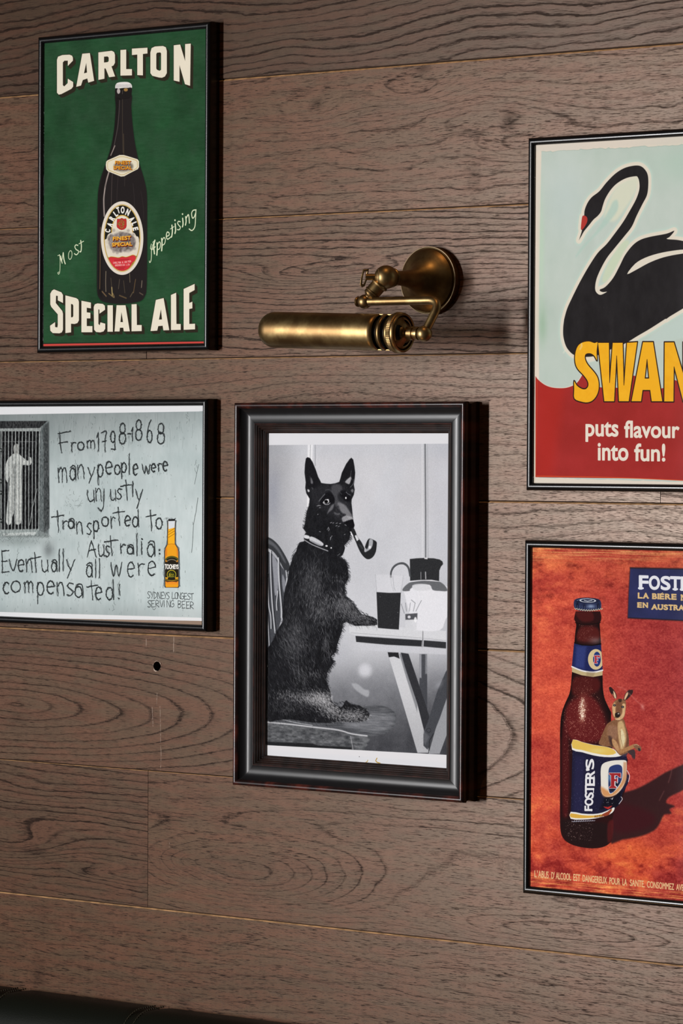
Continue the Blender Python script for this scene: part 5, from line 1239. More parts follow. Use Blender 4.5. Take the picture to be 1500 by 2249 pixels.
    hf([(330, 640), (560, 560), (760, 560), (900, 620), (980, 900), (1000, 1100), (820, 1200), (560, 1000), (380, 900)], 52, .5, 14)
    hf([(680, 560), (800, 560), (840, 640), (780, 700), (760, 760), (800, 840), (900, 900), (960, 1000), (1010, 1100), (940, 1140), (860, 1040), (760, 940), (700, 860), (720, 760), (660, 680)], 84, .75, 7)
    hf([(760, 860), (860, 880), (930, 960), (990, 1060), (1008, 1110), (960, 1140), (880, 1060), (800, 980)], 128, .85, 5)
    hf([(835, 1100), (900, 1070), (990, 1090), (1015, 1130), (940, 1150), (860, 1172), (835, 1150)], 164, .9, 3.2)
    hf([(870, 1180), (960, 1140), (1015, 1135), (1030, 1200), (1035, 1260), (960, 1260), (890, 1220)], 22, .95, 3)
    hf([(860, 1030), (900, 1050), (880, 1070), (850, 1060)], 40, .8, 3); hf([(700, 1010), (760, 1030), (800, 1030), (780, 1060), (720, 1050)], 140, .5, 4)
    hf([(590, 1040), (610, 980), (660, 900), (700, 880), (680, 960), (620, 1010)], 130, .7, 4); hf([(780, 900), (800, 1000), (760, 1010), (740, 930)], 50, .7, 6)
    hf([(560, 700), (640, 680), (700, 760), (710, 850), (650, 880), (540, 900), (470, 860), (500, 760)], 20, .9, 5)
    hf([(800, 680), (870, 650), (960, 720), (970, 820), (900, 830), (820, 760)], 20, .85, 6)
    A.line(H((455, 830), (500, 770), (550, 715)), 4.5, (120, 121, 126), .8, soft=2, smooth=3); A.line(H((560, 650), (620, 640), (680, 690), (720, 780)), 3, (90, 91, 96), .7, soft=2.5, smooth=3)
    hf([(520, 850), (545, 820), (560, 800), (605, 800), (622, 830), (605, 862), (560, 870)], 196, 1, 1.4); A.fill(ell(*H((572, 838))[0], 4.0, 3.8), (10, 10, 12), soft=1); A.fill(ell(*H((600, 800))[0], 2.2, 1.4), (235, 235, 240), .9, soft=1); A.line(H((520, 858), (560, 885), (610, 882), (636, 858)), 2.6, (206, 206, 212), .9, smooth=3); A.line(H((530, 810), (565, 792), (610, 796)), 2, (12, 12, 14), .9, smooth=3)
    A.fill(ell(*H((897, 777))[0], 1.6, 2.4), (236, 236, 240), soft=1); A.line(H((900, 680), (930, 710), (970, 730)), 3.4, (110, 112, 118), .8, smooth=3); A.line(H((800, 600), (790, 660), (830, 720)), 3, (78, 79, 84), .7, smooth=3)
    # ears
    hf([(235, 130), (300, 130), (420, 400), (440, 520), (380, 620), (300, 560), (235, 420)], 30, .8, 4); hf([(320, 440), (350, 500), (350, 540), (320, 530)], 130, .85, 3.5); hf([(262, 640), (290, 640), (300, 670), (275, 680)], 210, .9, 2.4); hf([(330, 600), (360, 620), (350, 640)], 90, .8, 3); hf([(300, 420), (320, 440), (330, 520), (310, 500)], 70, .6, 4)
    hf([(990, 130), (1030, 300), (1040, 420), (990, 420), (940, 440), (860, 480), (820, 470), (850, 360)], 30, .8, 4); hf([(885, 510), (920, 470), (970, 430), (985, 440), (975, 500), (950, 550), (900, 530)], 176, .9, 3); A.line(H((985, 330), (975, 420), (1000, 480)), 2.4, (120, 121, 126), .7, smooth=3); A.line(H((1030, 470), (1020, 540), (970, 600)), 3, (126, 128, 134), .7, smooth=3); hf([(980, 650), (1010, 630), (1025, 660), (1000, 690)], 130, .8, 3)
    A.hairs(reg(735, 1080, 50, 20) * hm, 500, 8, lambda u, v: 0 * u + 1.9, (110, 111, 116), None, .4); A.hairs(hm * (V > 1100), 1100, 11, lambda u, v: np.where(u > 715, .5, 2.0) + 0 * v, (96, 97, 102), None, .35, curl=.6)
    A.hairs(hm * (V > 1130), 900, 12, lambda u, v: 0 * u + 1.9, (10, 10, 12), None, .5, curl=.6); A.hairs(hm * (U > 735) * (V > 1100) * (V < 1140), 220, 8, lambda u, v: 0 * u + .9, (180, 180, 186), None, .35)
    for p in (((640, 1190), (665, 1180)), ((680, 1195), (700, 1185)), ((735, 1195), (760, 1190)), ((790, 1200), (815, 1195)), ((730, 1240), (755, 1230)), ((770, 1250), (790, 1240)), ((590, 1300), (610, 1260), (620, 1290)), ((610, 1320), (625, 1290)), ((880, 1218), (905, 1230)), ((640, 1440), (670, 1400)), ((430, 1050), (440, 1045)), ((450, 900), (480, 905)), ((460, 940), (480, 935)), ((870, 1380), (885, 1375)), ((460, 1330), (480, 1335)), ((640, 1470), (650, 1430)), ((420, 910), (450, 900))):
        A.line(H(p), 2.6, (190, 190, 196), .75, soft=1.2)
    # collar
    A.fill(smooth_pts(H((205, 1400), (230, 1385), (295, 1405), (290, 1450), (215, 1440)), n=3), (206, 207, 212), soft=1.4); A.fill(smooth_pts(H((300, 1430), (330, 1412), (420, 1450), (520, 1520), (520, 1560), (470, 1565), (360, 1520), (300, 1480)), n=3), (196, 197, 203), soft=1.6); A.fill(smooth_pts(H((310, 1470), (400, 1510), (500, 1560), (470, 1568), (350, 1520)), n=3), (110, 112, 118), .6, soft=4)
    A.line(H((215, 1470), (330, 1540), (470, 1600), (600, 1650)), 4, (190, 190, 196), .9, soft=1.8, smooth=3); A.line(H((215, 1445), (300, 1490), (420, 1560)), 3, (30, 30, 33), .8, smooth=3); A.fill(ell(*H((578, 1568))[0], 2.6, 1.8), (236, 236, 240), soft=1.2); A.fill(ell(*H((655, 1600))[0], 1.6, 1.6), (236, 236, 240), soft=1); A.line(H((760, 1725), (800, 1695)), 2, (150, 150, 156), .8)
    # pipe
    A.fill(smooth_pts(H((1025, 1280), (1055, 1330), (1090, 1420), (1150, 1500), (1195, 1590), (1215, 1620), (1212, 1580), (1250, 1480), (1285, 1447), (1340, 1462), (1400, 1500), (1404, 1560), (1390, 1660), (1350, 1740), (1290, 1783), (1230, 1778), (1160, 1710), (1105, 1610), (1060, 1500), (1015, 1400), (985, 1330)), n=3), (44, 45, 48), soft=1.1)
    A.fill(H((1042, 1400), (1070, 1386), (1112, 1462), (1078, 1490)), (206, 207, 212), soft=1.2); A.fill(H((962, 1330), (985, 1330), (1020, 1400), (1015, 1420), (985, 1380)), (222, 222, 228), .9)
    A.fill(smooth_pts(H((1285, 1460), (1340, 1470), (1335, 1560), (1300, 1620), (1240, 1660), (1215, 1670), (1200, 1650), (1215, 1600), (1245, 1620), (1270, 1560)), n=3), (176, 178, 184), .92, soft=2.6); A.fill(ell(*H((1292, 1590))[0], 3, 3.4), (226, 226, 230), .8, soft=2.4); A.line(H((1205, 1590), (1212, 1660)), 3, (206, 206, 212), .9)
    A.fill(H((1100, 1530), (1150, 1560), (1190, 1620), (1160, 1620)), (84, 86, 90), .6, soft=4)
    # paw and hair on the table
    A.hairs(reg(808, 1368, 22, 8), 120, 9, lambda u, v: 0 * u + .4, (190, 190, 196), None, .6)
    A.hairs(hm, 900, 12, lambda u, v: 0 * u + 2.0, (84, 85, 90), None, .35, curl=.5)
    A.blur(1)
    A.im[:] = np.clip(.5 + (A.im - .5) * 1.10, 0, 1)
    # paper margins
    wt = (222, 222, 227); BIG = 500
    A.fill(z((0, -300), (1500, -300), (1500, 293), (1240, 296), (222, 304), (0, 306)), wt, soft=.8); A.fill(y((0, 862), (219, 870), (1237, 925), (1500, 938), (1500, 1400), (0, 1400)), wt, soft=.8)
    # dust specks, grain
    A.dots(A.mask([z((222, 304), (1240, 296), (1240, 2060), (222, 2000))]), 90, (220, 220, 226), .6, .8)
    mm_ = A.mask([z((222, 304), (1240, 296), (1240, 2062), (219, 2008))]); A.im += ((fbm(h, w, 1.8, 1.8, 99, 2) * mm_)[..., None] * .10).astype(np.float32)
    A.line(F((1040, 1103), (1062, 1090), (1067, 1076)), 3, (176, 140, 50), smooth=3); A.line(F((1195, 1108), (1165, 1098), (1150, 1082), (1162, 1056)), 4, (180, 142, 48), smooth=4); A.fill(ell(*F((980, 1040))[0], .8, .8), (60, 60, 60))
    return A


# ------------------------------------------------------------------ the wall: a backing board and seven rows of wide oak planks
PITCH_MM = 190.1
rows = [(-760.4 + i * PITCH_MM, -760.4 + (i + 1) * PITCH_MM) for i in range(-1, 9)]
M_BACK = plain('dark_batten', (.012, .008, .006), .8)
M_EDGE = plain('worn_oak_lit_edge', (.36, .20, .09), .6, vary=.3)  # worn edge; the orange glint of light from above is put into its colour
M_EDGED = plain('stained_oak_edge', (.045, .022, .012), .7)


def plank(x0, x1, z0, z1, mat, hole=None, lift=0.0, edge_top=1.0, edge_bot=.7):
    """one board: front at y = -lift, eased long edges, optional bored hole"""
    bm = bmesh.new()
    g = .00035; e = .0011; dpt = .014
    x0, x1, z0, z1 = x0 * MM + .0005, x1 * MM - .0005, z0 * MM + g, z1 * MM - g
    y = -lift
    et, eb = e * edge_top, e * edge_bot
    F = [(x0, z0 + eb), (x1, z0 + eb), (x1, z1 - et), (x0, z1 - et)]
    fv = [bm.verts.new((a, y, c)) for a, c in F]
    mv = [bm.verts.new(p) for p in ((x0, y + eb * .9, z0), (x1, y + eb * .9, z0), (x1, y + et * .9, z1), (x0, y + et * .9, z1))]
    bv = [bm.verts.new((a, y + dpt, c)) for a, c in ((x0, z0), (x1, z0), (x1, z1), (x0, z1))]
    faces = []
    if hole:
        hx, hz, r = hole; n = 28; rs = np.random.RandomState(4)
        ring = [bm.verts.new((hx + r * (1 + .05 * rs.randn()) * math.cos(2 * math.pi * i / n), y, hz + r * (1 + .05 * rs.randn()) * math.sin(2 * math.pi * i / n))) for i in range(n)]
        back = [bm.verts.new((v.co.x, y + dpt, v.co.z)) for v in ring]
        ed = [bm.edges.new((ring[i], ring[(i + 1) % n])) for i in range(n)] + [bm.edges.new((fv[i], fv[(i + 1) % 4])) for i in range(4)]
        bmesh.ops.triangle_fill(bm, use_beauty=True, use_dissolve=False, edges=ed)
        for i in range(n): bm.faces.new((ring[i], ring[(i + 1) % n], back[(i + 1) % n], back[i])).material_index = 2
    else:
        bm.faces.new(fv)
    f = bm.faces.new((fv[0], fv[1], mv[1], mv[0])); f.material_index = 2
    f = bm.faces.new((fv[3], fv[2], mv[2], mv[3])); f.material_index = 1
    for i in range(4):
        j = (i + 1) % 4
        if i in (1, 3): bm.faces.new([v for v in ((fv[i], fv[j], mv[j], mv[i]))]).material_index = 2 if False else 0
        bm.faces.new((mv[i], mv[j], bv[j], bv[i])).material_index = 2
    if not hole: bm.faces.new(bv[::-1])
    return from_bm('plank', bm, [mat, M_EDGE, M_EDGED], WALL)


bm = bmesh.new(); box(bm, -1.7, 1.7, .016, .05, -.96, 1.0)
WALL = from_bm('wall_back', bm, M_BACK); WALL['kind'] = 'structure'

HOLE = (-.3182, -.2345, .0067)
X0, X1 = -1690, 1690
P = {}
P['top2'] = wood('oak_top', 1.7, .02, 60)
P['A'] = wood('oak_a', 2.3, -.035, 84, strength=1.45, pores=.6, tone=.58, linew=.42, warp=1.5,
              bumps=((-.36, .66, .20, .045, -1.6), (.30, .72, .35, .05, 1.3), (.45, .63, .10, .02, .7)))
P['B'] = wood('oak_b', 5.1, .01, 55, strength=.62, pores=1.0, tone=1.06, linew=.22, warp=1.6,
              bumps=((-.06, .515, .09, .02, 1.6), (.12, .535, .07, .02, 2.2), (.22, .50, .12, .02, -1.8), (.28, .455, .05, .02, 1.4)),
              knots=((-.045, .527, .010, .008, .55), (.128, .563, .014, .007, .6), (.265, .487, .010, .013, .6), (.133, .535, .004, .003, .6), (-.03, .55, .02, .02, .14), (.21, .42, .012, .03, .2)))
P['C'] = wood('oak_c', 7.9, .03, 118, strength=1.2, pores=.9, tone=1.0, linew=.36, warp=1.1,
              bumps=((-.07, .30, .10, .013, 3.2), (.04, .305, .09, .011, 2.4), (.33, .28, .12, .02, -1.6), (-.12, .23, .20, .02, -1.2), (.45, .31, .14, .02, 1.8)))
P['C2'] = wood('oak_c2', 3.3, .02, 90, strength=1.1, pores=.9, tone=.84, linew=.34, bumps=((-.62, .305, .07, .03, 2.5), (-.40, .26, .1, .03, -2)))
P['D'] = wood('oak_d', 9.2, -.012, 80, strength=.55, pores=1.15, tone=1.04, linew=.22, warp=.9, bumps=((-.5, .16, .2, .02, 1.5), (.0, .15, .2, .02, -1.2)))
P['D2'] = wood('oak_d2', 12.2, 0, 50, strength=.7, pores=.7, tone=1.0)
P['E'] = wood('oak_e', 14.6, .015, 66, strength=.55, pores=1.25, tone=1.06, linew=.25, warp=1.2, knots=((.3, -.06, .03, .03, .12),))
P['F'] = wood('oak_f', 4.4, 0, 88, quad=(-.58, -.300, 18.0, 105.0), strength=.86, pores=.8, tone=.96, linew=.20, warp=.62,
              knots=((-.575, -.318, .016, .008, .25),),
              marks=((-.338, -.198, -.338, -.209, .0007, .5), (-.2885, -.193, -.2885, -.214, .0009, .5), (-.318, -.272, -.319, -.288, .0007, .35), (-.327, -.292, -.325, -.318, .0007, .45), (-.3125, -.29, -.311, -.35, .0006, .45), (-.3105, -.35, -.311, -.378, .0006, .5)))
P['F2'] = wood('oak_f2', 24.4, .012, 85, strength=.7, pores=1.2, tone=1.04, linew=.3)
P['G1'] = wood('oak_g1', 16.3, .05, 100, strength=1.12, pores=.9, tone=.86, linew=.36, warp=1.1,
               bumps=((-.60, -.50, .11, .030, 4.2), (-.45, -.525, .10, .018, -1.8), (-.43, -.53, .05, .010, 2.4), (-.36, -.53, .04, .012, 1.8), (-.53, -.42, .12, .02, 1.0)),
               knots=((-.545, -.508, .022, .006, .5), (-.445, -.528, .018, .005, .5)))
P['G'] = wood('oak_g', 18.7, -.02, 46, strength=.78, pores=.95, tone=.98, linew=.16, warp=.8,
              bumps=((-.155, -.512, .20, .050, 9.0), (-.255, -.500, .045, .012, 1.2), (.37, -.546, .24, .024, 6.5), (.09, -.44, .35, .03, -1.5)),
              marks=((-.294, -.478, -.2945, -.484, .0007, .6),))
P['H'] = wood('oak_h', 21.5, .0, 70, strength=.45, pores=1.2, tone=.98, linew=.24, warp=1.3,
              knots=((-.535, -.685, .012, .018, .45), (-.268, -.695, .013, .010, .45), (.305, -.705, .012, .02, .35), (-.53, -.60, .016, .03, .14)))
P['I'] = wood('oak_i', 25.5, .0, 70, strength=.5)

Z = lambda k: 570.2 - k * PITCH_MM + 0.0        # joint heights: k = 0 is the highest joint in view
z = [569.6 - 190.0 * k for k in range(-2, 9)]    # 949.6, 759.6, 569.6, 379.6(380.2), ...
zz = {-2: 949.4, -1: 759.4, 0: 569.4, 1: 380.2, 2: 190.3, 3: .7, 4: -190.1, 5: -380.0, 6: -570.5, 7: -760.5, 8: -950.5}
plank(X0, X1, zz[-1], zz[-2], P['top2'])
plank(X0, X1, zz[0], zz[-1], P['A'], lift=.0004, edge_bot=.9)
plank(X0, X1, zz[1], zz[0], P['B'], lift=.0, edge_top=2.0, edge_bot=.8)
plank(X0, -339.5, zz[2], zz[1], P['C2'], lift=.0003); plank(-339.5, X1, zz[2], zz[1], P['C'], lift=.0001, edge_top=1.4)
plank(X0, 495.5, zz[3], zz[2], P['D'], edge_top=1.2); plank(495.5, X1, zz[3], zz[2], P['D2'], lift=.0003)
plank(X0, X1, zz[4], zz[3], P['E'], lift=.0002, edge_top=1.7)
plank(X0, X1, zz[5], zz[4], P['F'], hole=HOLE, lift=.0, edge_top=1.8)
plank(X0, -333.3, zz[6], zz[5], P['G1'], lift=.0001, edge_top=.7); plank(-333.3, X1, zz[6], zz[5], P['G'], lift=.0004, edge_top=.7)
plank(X0, X1, zz[7], zz[6], P['H'], lift=.0002, edge_top=1.6)
plank(X0, X1, zz[8], zz[7], P['I'])

# splinters lifted round the bored hole
M_CHIP = plain('raw_oak_chip', (.52, .40, .32), .7)
bm = bmesh.new(); rs = np.random.RandomState(12)
for a0, a1, wd in ((-150, -85, .0012), (20, 50, .0014), (60, 130, .0006), (-60, -20, .0005), (150, 175, .0005)):
    n = 8; inn, out = [], []
    for i in range(n + 1):
        t = math.radians(a0 + (a1 - a0) * i / n); f = math.sin(math.pi * i / n)
        inn.append(bm.verts.new((HOLE[0] + HOLE[2] * .98 * math.cos(t), -.0002, HOLE[1] + HOLE[2] * .98 * math.sin(t))))
        r = HOLE[2] + wd * (f + .25 * rs.rand())
        out.append(bm.verts.new((HOLE[0] + r * math.cos(t), -.0009 * f - .0002, HOLE[1] + r * math.sin(t))))
    for i in range(n): bm.faces.new((inn[i], inn[i + 1], out[i + 1], out[i]))
from_bm('hole_rim', bm, M_CHIP, WALL)

# ------------------------------------------------------------------ framed pictures
M_BLACK = plain('black_lacquer', (.0035, .0035, .004), .27, spec=.5)
M_BACKB = plain('frame_backboard', (.05, .035, .025), .8)
M_SATIN = plain('satin_black_cove', (.008, .008, .009), .36, spec=.5)


def mahogany():
    m, b = newmat('rubbed_mahogany'); nt = m.node_tree
    tc = nt.nodes.new('ShaderNodeTexCoord'); sp = nt.nodes.new('ShaderNodeSeparateXYZ'); nt.links.new(tc.outputs['Object'], sp.inputs[0])
    x, z_ = N(sp.outputs[0]), N(sp.outputs[2])
    n = noise(vec(x * 34., 2.0, z_ * 34.), 1.0, 4, .6)
    mx = nt.nodes.new('ShaderNodeMix'); mx.data_type = 'RGBA'
    mx.inputs[6].default_value = (.012, .006, .006, 1); mx.inputs[7].default_value = (.085, .018, .012, 1)
    nt.links.new(n.sstep(.42, .68).k, mx.inputs[0]); nt.links.new(mx.outputs[2], b.inputs['Base Color'])
    b.inputs['Roughness'].default_value = .28; b.inputs['Specular IOR Level'].default_value = .5
    return m


M_MAHO = mahogany()
M_RIBS = plain('dark_walnut_ribs', (.014, .006, .0045), .38, vary=.5)


def glass():
    m = bpy.data.materials.new('picture_glass'); m.use_nodes = True; nt = m.node_tree
    nt.nodes.clear()
    o = nt.nodes.new('ShaderNodeOutputMaterial'); t = nt.nodes.new('ShaderNodeBsdfTransparent'); g = nt.nodes.new('ShaderNodeBsdfGlossy')
    mx = nt.nodes.new('ShaderNodeMixShader'); ge = nt.nodes.new('ShaderNodeNewGeometry'); dt = nt.nodes.new('ShaderNodeVectorMath'); dt.operation = 'DOT_PRODUCT'
    nt.links.new(ge.outputs['Incoming'], dt.inputs[0]); nt.links.new(ge.outputs['Normal'], dt.inputs[1])
    N.nt = nt; c = N.op('ABSOLUTE', N(dt.outputs['Value'])); f = N.op('POWER', 1 - c, 5.0) * .96 + .04
    t.inputs[0].default_value = (.985, .99, .985, 1); g.inputs['Roughness'].default_value = .015; g.inputs[0].default_value = (1, 1, 1, 1)
    nt.links.new(f.k, mx.inputs[0]); nt.links.new(t.outputs[0], mx.inputs[1]); nt.links.new(g.outputs[0], mx.inputs[2]); nt.links.new(mx.outputs[0], o.inputs[0])
    return m


M_GLASS = glass()


def print_mat(name, art, gain=1.0, rough=.5):
    m, b = newmat(name); nt = m.node_tree
    im = nt.nodes.new('ShaderNodeTexImage'); im.image = art.image(name); im.extension = 'EXTEND'
    nt.links.new(im.outputs[0], b.inputs['Base Color'])
    if gain != 1.0:
        vm = nt.nodes.new('ShaderNodeVectorMath'); vm.operation = 'SCALE'; vm.inputs['Scale'].default_value = gain
        nt.links.new(im.outputs[0], vm.inputs[0]); nt.links.new(vm.outputs[0], b.inputs['Base Color'])
    b.inputs['Roughness'].default_value = rough; b.inputs['Specular IOR Level'].default_value = 0.0
    return m


THIN = [(0, 0), (0, 16.5), (.35, 18.6), (1.3, 20.3), (2.8, 21.5), (4.75, 22), (6.7, 21.5), (8.2, 20.3), (9.15, 18.6), (9.5, 17.2), (9.5, 13.5)]
THIN_M = [0] * 10
ORN = [(0, 0), (0, 6), (.3, 8), (1.6, 11), (2.6, 15), (2.4, 19), (1.2, 22), (.1, 24.5), (0, 27), (.15, 29.5), (.8, 31.6), (2.2, 32.8), (3.6, 33), (5.2, 32.5), (6.6, 31.2), (7.2, 30),
       (7.6, 29.6), (7.9, 28.2), (9.2, 26.2), (11.0, 24.2), (13.0, 22.6), (15.2, 21.5), (17.6, 21.0), (20.2, 20.9), (23, 21.3), (26, 22.1), (27.6, 22.6),
       (28.0, 23.1), (28.6, 22.9), (28.9, 21.9), (30.4, 21.1), (30.8, 21.3), (31.2, 20.2), (32.7, 19.2), (33.1, 19.4), (33.5, 18.2), (35.0, 17.0), (35.4, 17.2), (35.8, 15.9), (37.4, 14.6), (37.8, 14.7), (38.3, 13.2), (40.4, 12.2), (40.9, 11.4), (40.9, 7.5)]
ORN_M = [1 if 17 <= i <= 26 else (2 if i > 28 else 0) for i in range(len(ORN) - 1)]


def frame(name, label, R, prof, fmats, midx, yprint, art, gain, lean=0.0, group=None, thin=True):
    x0, x1, z0, z1 = [v * MM for v in R]; cx = (x0 + x1) / 2
    t = thing(name, label, 'picture', (cx, 0, z0), group)
    inv = Matrix.Translation((-cx, 0, -z0))
    # four mitred rails
    prof = [(u * MM, hh * MM) for u, hh in prof]
    # corner = along each rail the profile is swept between mitres
    sides = [((x0, z0), (1, 0), (0, 1), x1 - x0), ((x1, z0), (0, 1), (-1, 0), z1 - z0), ((x1, z1), (-1, 0), (0, -1), x1 - x0), ((x0, z1), (0, -1), (1, 0), z1 - z0)]
    for (ox, oz), d, nn, L in sides:
        bm = bmesh.new(); A, B_ = [], []
        for u, hh in prof:
            A.append(bm.verts.new((ox + d[0] * u + nn[0] * u, -hh - .0004, oz + d[1] * u + nn[1] * u)))
            B_.append(bm.verts.new((ox + d[0] * (L - u) + nn[0] * u, -hh - .0004, oz + d[1] * (L - u) + nn[1] * u)))
        for i in range(len(prof) - 1):
            f = bm.faces.new((A[i], A[i + 1], B_[i + 1], B_[i])); f.material_index = midx[i]
        # closing the back of the rail
        bm.faces.new((A[0], B_[0], B_[-1], A[-1])); bm.faces.new(A[::-1]); bm.faces.new(B_)
        bm.transform(inv)
        o = from_bm('frame_rail', bm, fmats, t, 42)
    u = prof[-1][0]
    bm = bmesh.new(); box(bm, x0 + u * .6, x1 - u * .6, yprint + .0008, yprint + .0034, z0 + u * .6, z1 - u * .6); bm.transform(inv)
    from_bm('backing_board', bm, M_BACKB, t)
    # the print, a thin sheet with its own uv
    px0, px1, pz0, pz1 = art.x0 * MM, art.x1 * MM, art.z0 * MM, art.z1 * MM
    me = bpy.data.meshes.new('print')
    vs = [(px0, yprint, pz0), (px1, yprint, pz0), (px1, yprint, pz1), (px0, yprint, pz1)]
    vs = [(a - cx, b_, c - z0) for a, b_, c in vs] + [(a - cx, b_ + .0003, c - z0) for a, b_, c in vs]
    me.from_pydata(vs, [], [(0, 1, 2, 3), (7, 6, 5, 4), (0, 4, 5, 1), (1, 5, 6, 2), (2, 6, 7, 3), (3, 7, 4, 0)])
    uv = me.uv_layers.new(name='UVMap'); uvq = [(0, 0), (1, 0), (1, 1), (0, 1)]
    for p in me.polygons:
        for li in p.loop_indices: uv.data[li].uv = uvq[me.loops[li].vertex_index % 4]
    link('print', me, print_mat(name + '_print', art, gain), t)
    bm = bmesh.new(); yg = yprint - .0012
    vs = [bm.verts.new(p) for p in ((x0 + u * .8, yg, z0 + u * .8), (x1 - u * .8, yg, z0 + u * .8), (x1 - u * .8, yg, z1 - u * .8), (x0 + u * .8, yg, z1 - u * .8))]
    bm.faces.new(vs); bm.transform(inv)
    from_bm('glass_pane', bm, M_GLASS, t)
    return t


TM = [0] * (len(THIN) - 1)
frame('framed_poster', 'green beer poster with a dark bottle, thin black frame, topmost on the left', R_ALE, THIN, [M_BLACK], TM, Y_THIN, art_ale(), 1.0)
frame('framed_poster', 'grey poster of hand-scratched writing and a barred prison window, thin black frame', R_GAOL, THIN, [M_BLACK], TM, Y_THIN, art_gaol(), 1.0)
frame('framed_poster', 'poster of a black swan over a red ground, thin black frame, upper right', R_SWAN, THIN, [M_BLACK], TM, Y_THIN, art_swan(), 1.0)
frame('framed_poster', 'terracotta poster with a brown bottle and a small kangaroo, thin black frame, lower right', R_CAN, THIN, [M_BLACK], TM, Y_THIN, art_can(), 1.0)
frame('framed_photograph', 'black and white photograph of a pipe-smoking dog in a wide dark moulded frame', R_DOG, ORN, [M_MAHO, M_SATIN, M_RIBS], ORN_M, Y_DOG, art_dog(), 1.0)
# ------------------------------------------------------------------ brass picture light
LAMP_ELBOW = hit(801, 662.5, -.115)
LAMP_BEND = hit(969, 659, -.115)
LAMP_KNOB = hit(931.5, 733, -.130)
SHADE_R = hit(873, 730.7, -.130)
SHADE_RAD = .0234
SHADE_L = hit(608, 724.5, -.130); SHADE_L = SHADE_L + (SHADE_L - SHADE_R) / np.linalg.norm(SHADE_L - SHADE_R) * SHADE_RAD
BENCH_TOP = -.7045
BENCH_SEAMS = [float(hit(53, 2174, -.003)[0]) - .25, float(hit(53, 2174, -.003)[0]), float(hit(355, 2213, -.003)[0]), float(hit(355, 2213, -.003)[0]) + .25, float(hit(355, 2213, -.003)[0]) + .5]
def brass():
    m, b = newmat('aged_brass'); nt = m.node_tree
    tc = nt.nodes.new('ShaderNodeTexCoord')
    n = noise(tc.outputs['Object'], 38, 4, .6); n2 = noise(tc.outputs['Object'], 260, 3, .6)
    mx = nt.nodes.new('ShaderNodeMix'); mx.data_type = 'RGBA'
    mx.inputs[6].default_value = (.20, .122, .052, 1); mx.inputs[7].default_value = (.34, .24, .105, 1)
    nt.links.new(n.sstep(.35, .7).k, mx.inputs[0]); nt.links.new(mx.outputs[2], b.inputs['Base Color'])
    b.inputs['Metallic'].default_value = 1.0
    nt.links.new((n * .08 + n2 * .06 + .33).k, b.inputs['Roughness'])
    return m


M_BRASS = brass()
M_RIM = plain('bright_brass_edge', (.27, .20, .12), .5, metal=1.)
M_DARK = plain('dark_interior', (.012, .014, .02), .5)
PX, PZ = .1465, .2862       # centre of the wall plate
LT = thing('picture_light', 'aged brass picture light on a round wall plate above the dog photograph', 'lamp', (PX, 0, PZ))


def loc(x, y, z_): return (x - PX, y, z_ - PZ)


LY = lambda x, y, z_: Vector(loc(x, y, z_))
YM = axis_mtx((0, -.0006, 0), (0, -1, 0))
R0 = .0436
lathe('wall_plate', [(0, 0), (R0, 0), (R0 + .0002, .006), (R0, .0088), (R0 - .0012, .0098), (R0 - .0022, .0100), (R0 - .0028, .0108), (.0408, .0138), (.0385, .0165), (.0355, .0188), (.0315, .0214), (.0270, .0244), (.0228, .0282), (.0190, .0330), (.0163, .0372), (.0140, .0410), (.0118, .0500), (.0104, .060), (.0096, .070), (.0092, .0800), (.0090, .0900), (0, .0900)], M_BRASS, LT, YM, 96, 30)
lathe('plate_rim', [(R0 - .0010, .0094), (R0 + .0003, .0093), (R0 + .0005, .0099), (R0 + .0001, .0106), (R0 - .0009, .0108)], M_RIM, LT, YM, 96)
# knuckle at the end of the stem
SY = -.1025
lathe('stem_collar', [(0, .0850), (.0096, .0850), (.0116, .0864), (.0124, .0882), (.0116, .0900), (.0100, .0910), (0, .0910)], M_BRASS, LT, YM, 48)
bc = Vector((0, SY, 0)); rb = .0152
bm = bmesh.new(); bmesh.ops.create_uvsphere(bm, u_segments=48, v_segments=32, radius=rb); bm.transform(Matrix.Translation(bc))
from_bm('knuckle_ball', bm, M_BRASS, LT, 60)
# seam round the ball, standing proud by a hair
sd = Vector((-.74, -.67, 0)).normalized()
rs_ = math.sqrt(rb * rb - .0104 ** 2)
lathe('ball_seam', [(rs_ - .0003, .0100), (rs_ + .0005, .0101), (rs_ + .0005, .0107), (rs_ - .0006, .0108)], M_RIM, LT, axis_mtx(bc, sd), 48)
# thumb screw: short spindle and a pierced wing
lathe('screw_spindle', [(0, .012), (.0042, .012), (.0042, .0262), (0, .0262)], M_BRASS, LT, axis_mtx(bc, sd), 24)
bm = bmesh.new()
out = [(-.0032, .0105), (.0036, .0098), (.0040, -.0020), (.0034, -.0120), (.0008, -.0150), (-.0022, -.0138), (-.0036, -.0040)]
inn = [(-.0014, .0070), (.0018, .0064), (.0020, -.0020), (.0014, -.0096), (.0004, -.0112), (-.0008, -.0096), (-.0016, -.0020)]
WB = bc + sd * .0275 + Vector((0, 0, .0005)); th = .0022
def wing(pts, yy): return [bm.verts.new(WB + sd * (p[0] * 1.1 + (p[1] * -.18)) + Vector((.67, -.74, 0)) * yy + Vector((0, 0, p[1] * .92))) for p in pts]
fo, fi, bo, bi = wing(out, -th), wing(inn, -th), wing(out, th), wing(inn, th); n_ = len(out)
for i in range(n_):
    j = (i + 1) % n_
    bm.faces.new((fo[i], fo[j], fi[j], fi[i])); bm.faces.new((bo[j], bo[i], bi[i], bi[j]))
    bm.faces.new((fo[j], fo[i], bo[i], bo[j])); bm.faces.new((fi[i], fi[j], bi[j], bi[i]))
bmesh.ops.bevel(bm, geom=list(bm.edges), offset=.0003, segments=1, affect='EDGES')
